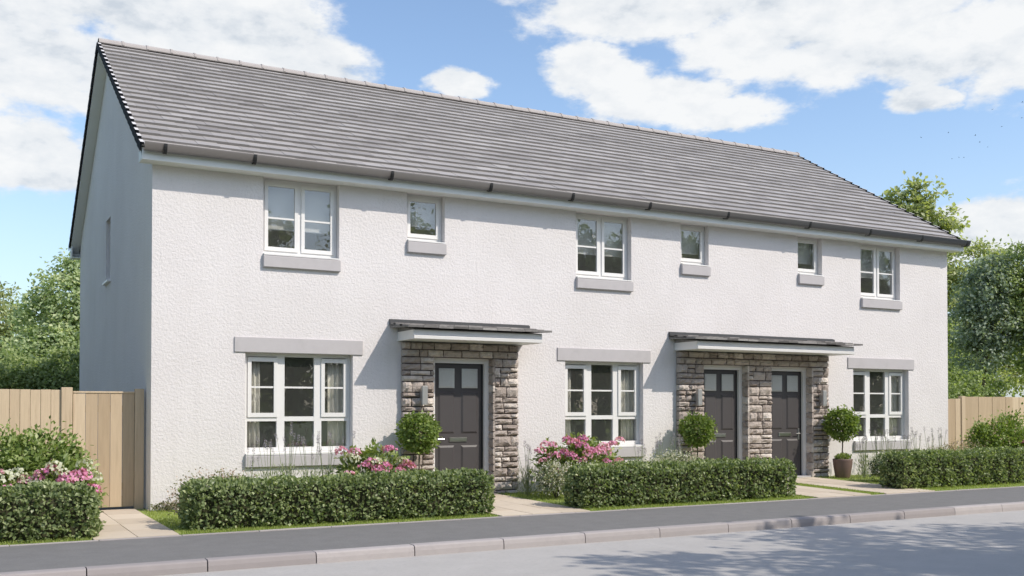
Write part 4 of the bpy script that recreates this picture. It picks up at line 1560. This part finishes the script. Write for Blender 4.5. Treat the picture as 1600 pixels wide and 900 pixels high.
far_tree('garden_bush', (.25, 12.8, 0), [(0, 0, 2.35, .85, .8, .8), (-.7, 0, 2.0, .8, .8, .75), (.7, 0, 2.3, .8, .8, .75), (0, -.3, 1.4, 1.4, .9, .8)], 13000, .095, M['tree_c'],
         'deep green bush over the timber fence beside the gable wall', 3, .08, .34, 'bushes behind the fence', cat='bush', fork=.2)
far_tree('garden_bush', (-1.35, 13.4, 0), [(0, 0, 2.25, .9, .8, .75), (-.8, 0, 2.1, .8, .8, .75), (.6, 0, 1.95, .8, .8, .7), (0, -.3, 1.3, 1.4, .9, .8)], 13000, .095, M['tree_c'],
         'deep green bush over the plain boards of the timber fence, away from the gable', 4, .08, .34, 'bushes behind the fence', cat='bush', fork=.2)
far_tree('broadleaf_tree', (35.5, 15.9, 0), [(0, 0, 10.4, 1.1, 1.0, .8), (-1.35, 0, 10.3, .75, .8, .55), (1.25, 0, 10.15, .8, .8, .75), (.35, 0, 11.25, .75, .7, .5), (-.5, .3, 11.1, .55, .6, .4), (1.3, .1, 9.2, .9, .8, .7),
         (-.2, 0, 8.9, 1.8, 1.2, 1.1), (.4, 0, 7.4, 1.9, 1.3, 1.1)], 6500, .24, M['tree_e'], 'light leafed open tree rising above the roof verge', 5, .2, .55, 'trees behind the house', shell=.35, per=38)
far_tree('broadleaf_tree', (36.4, 13.2, 0), [(-.3, 0, 7.6, 1.5, 1.3, 1.0), (-1.5, 0, 6.6, 1.3, 1.2, 1.1), (1.0, 0, 7.0, 1.6, 1.3, 1.2), (-.6, -.4, 5.4, 1.8, 1.3, 1.2), (1.4, 0, 5.2, 1.6, 1.3, 1.2), (-1.6, 0, 4.0, 1.6, 1.3, 1.3),
         (.3, -.3, 3.4, 2.0, 1.4, 1.2), (2.0, 0, 3.3, 1.6, 1.2, 1.2)], 21000, .17, M['tree_e'], 'pale green bushy tree behind the far fence beyond the house corner', 6, .2, .6, 'trees behind the house')
far_tree('broadleaf_tree', (31.2, 10.6, 0), [(-.5, 0, 4.1, .9, .9, .8), (-1.0, 0, 3.1, .9, .9, .8), (0, -.2, 3.0, 1.0, .9, .9), (-.6, 0, 2.0, 1.3, .9, .8)], 11000, .13, M['tree_c'],
         'mid green young tree right behind the far fence at the house corner', 7, .1, .42, 'trees behind the house')
far_tree('broadleaf_tree', (26.9, 6.0, 0), [(0, 0, 5.15, .72, .8, .85), (-.45, 0, 4.2, .6, .7, .65), (.35, .1, 6.0, .55, .6, .5), (.4, -.2, 4.1, .75, .7, .7), (-.1, 0, 3.2, .75, .7, .6)], 11500, .12, M['tree_d'],
         'blue green upright tree behind the far fence', 8, .1, .40, 'trees behind the house', fork=.3)
far_tree('broadleaf_tree', (28.3, 5.2, 0), [(-.2, 0, 6.2, .85, .8, .75), (.7, 0, 5.6, .95, .9, 1.0), (-.45, -.2, 5.2, .8, .8, .75), (.3, -.2, 4.2, 1.1, .9, .9), (1.3, 0, 4.4, 1.0, .9, 1.0), (-.3, 0, 3.2, .7, .7, .5)], 14000, .13, M['tree_c'],
         'fresh green tree with slim trunk at the edge behind the far fence', 9, .1, .42, 'trees behind the house', fork=.38)

for bx, by, s, lab in ((24.2, 5.6, 1.0, 'low bush over the far fence at the foot of the upright tree'), (28.0, 8.2, 1.2, 'low bush over the far fence between the trees'), (21.9, 4.2, .8, 'low bush just over the far fence at the house corner')):
    bb = far_tree('garden_bush', (bx, by, 0), [(0, 0, 2.0, .9, .8, .8), (-.8, 0, 1.8, .8, .8, .7), (.8, 0, 1.9, .8, .8, .75), (0, -.2, 1.2, 1.5, .9, .8)], 8000, .11, M['tree_c'], lab, 20 + int(bx), .08, .36, 'bushes behind the fence', cat='bush', fork=.2)
    bb.scale = (s, s, s)

# street trees across the road: their shade lies on the road, their crowns stand in the panes
street = tree('street_tree', (10.6, -14.6, 0), [(0, 0, 6.4, 1.5, 1.5, .9), (-2.2, .2, 5.6, 1.3, 1.0, .5), (1.9, .6, 5.9, 1.6, 1.2, .6), (-.6, 1.9, 5.4, 1.3, .9, .45), (.9, 2.6, 6.4, 1.2, .9, .4),
              (2.8, 2.2, 5.6, 1.3, .8, .4), (-2.6, 2.0, 6.2, 1.0, .7, .35), (1.2, -1.6, 6.6, 1.5, 1.2, .7), (-3.4, 1.2, 5.0, .9, .6, .3)], 9500, .17, M['tree_c'],
              'street tree across the road whose branch shadows fall on the road', 12, .2, .6, 'street trees across the road', shell=.2, per=60)
back = tree('street_tree', (7.5, -23.5, 0), [(0, 0, 6.6, 2.0, 1.8, 1.4), (-1.8, 0, 5.2, 1.6, 1.5, 1.3), (1.8, 0, 5.4, 1.7, 1.5, 1.3), (0, .5, 3.9, 2.4, 1.7, 1.3), (-1.1, 0, 7.4, 1.2, 1.1, .8), (.9, 0, 7.9, 1.0, 1.0, .7),
            (2.2, 0, 2.6, 1.7, 1.3, 1.3), (-2.2, 0, 2.5, 1.7, 1.3, 1.3), (0, 0, 1.6, 2.4, 1.4, 1.3)], 15000, .25, M['tree_c'], 'tall bushy street tree across the road facing the house, third along the row', 13, .24, .8, 'street trees across the road', fork=.25)
for k, (x, y, a, s) in enumerate(((2.4, -24, 1.1, 1.08), (12.8, -23, 2.2, 1.15), (18, -24, 3.0, 1.1), (23.5, -23, 4.1, 1.12), (29, -24, 5.0, 1.15), (35, -23, .6, 1.2), (41, -24, 1.7, 1.2), (47.5, -23, 2.7, 1.0),
                                 (-3.0, -25, .3, 1.0), (-8.2, 3.0, 2.0, .95), (-8.6, 10.0, 3.4, .95))):
    c = copy_tree(back)
    c.location = (x, y, 0)
    c.rotation_euler.z = a
    c.scale = (s, s, s)
    if k > 8:  # last two are out of view, added to darken the gable wall
        tag(c, 'tall bushy garden tree facing the shaded gable wall, ' + ('nearer the road' if k == 9 else 'farther from the road'), 'tree', 'garden trees facing the gable')
    else:
        tag(c, 'tall bushy street tree across the road facing the house, %s along the row' % ORD[(1, 3, 4, 5, 6, 7, 8, 9, 0)[k]])

# ------------------------------------------------------------------ birds
bm = MB()
bm.lathe([(0, -.16), (.022, -.12), (.036, -.03), (.03, .07), (.02, .11), (.022, .135), (0, .17)], 8)
for s in (-1, 1):
    bm.add([(s * .02, 0, .06), (s * .16, .09, .05), (s * .36, .05, -.04), (s * .15, .075, -.06), (s * .02, 0, -.05),
            (s * .02, -.012, .0), (s * .16, .075, -.01)], [(0, 1, 3, 4), (1, 2, 3), (0, 5, 6, 1), (5, 4, 3, 6), (6, 3, 2), (6, 2, 1)])
bm.add([(-.012, 0, -.14), (.012, 0, -.14), (.04, .004, -.25), (-.04, .004, -.25), (0, .012, -.14), (0, .012, -.25)], [(0, 1, 2, 3), (0, 3, 5, 4), (1, 4, 5, 2)])
bird_me = bm.mesh('bird', M['bird'], True)
for k, (x, y, z, s) in enumerate([(122.5, 86.3, 41.7, .62), (126.0, 84.3, 42.4, .55), (129.5, 82.4, 42.0, .7), (130.1, 82.1, 41.0, .6), (131.2, 81.6, 40.3, .7), (122.8, 74.7, 42.9, .68),
                                  (123.9, 74.1, 40.5, .62), (126.4, 72.7, 43.9, .8), (135.6, 79.1, 44.6, .7), (186.7, 130.6, 55.8, .75), (188.0, 129.9, 56.1, .72), (189.0, 129.4, 56.1, .72)]):
    o = link('bird', bird_me, None, Matrix.Translation((x, y, z)) @ Matrix.Rotation(random.uniform(-.9, .9), 4, 'Z') @ Matrix.Rotation(R(90), 4, 'X')
             @ Matrix.Rotation(random.uniform(-.6, .6), 4, 'Z') @ Matrix.Scale(s, 4))
    tag(o, 'small dark bird flying in the blue sky above the trees', 'bird', 'birds flying over the trees')
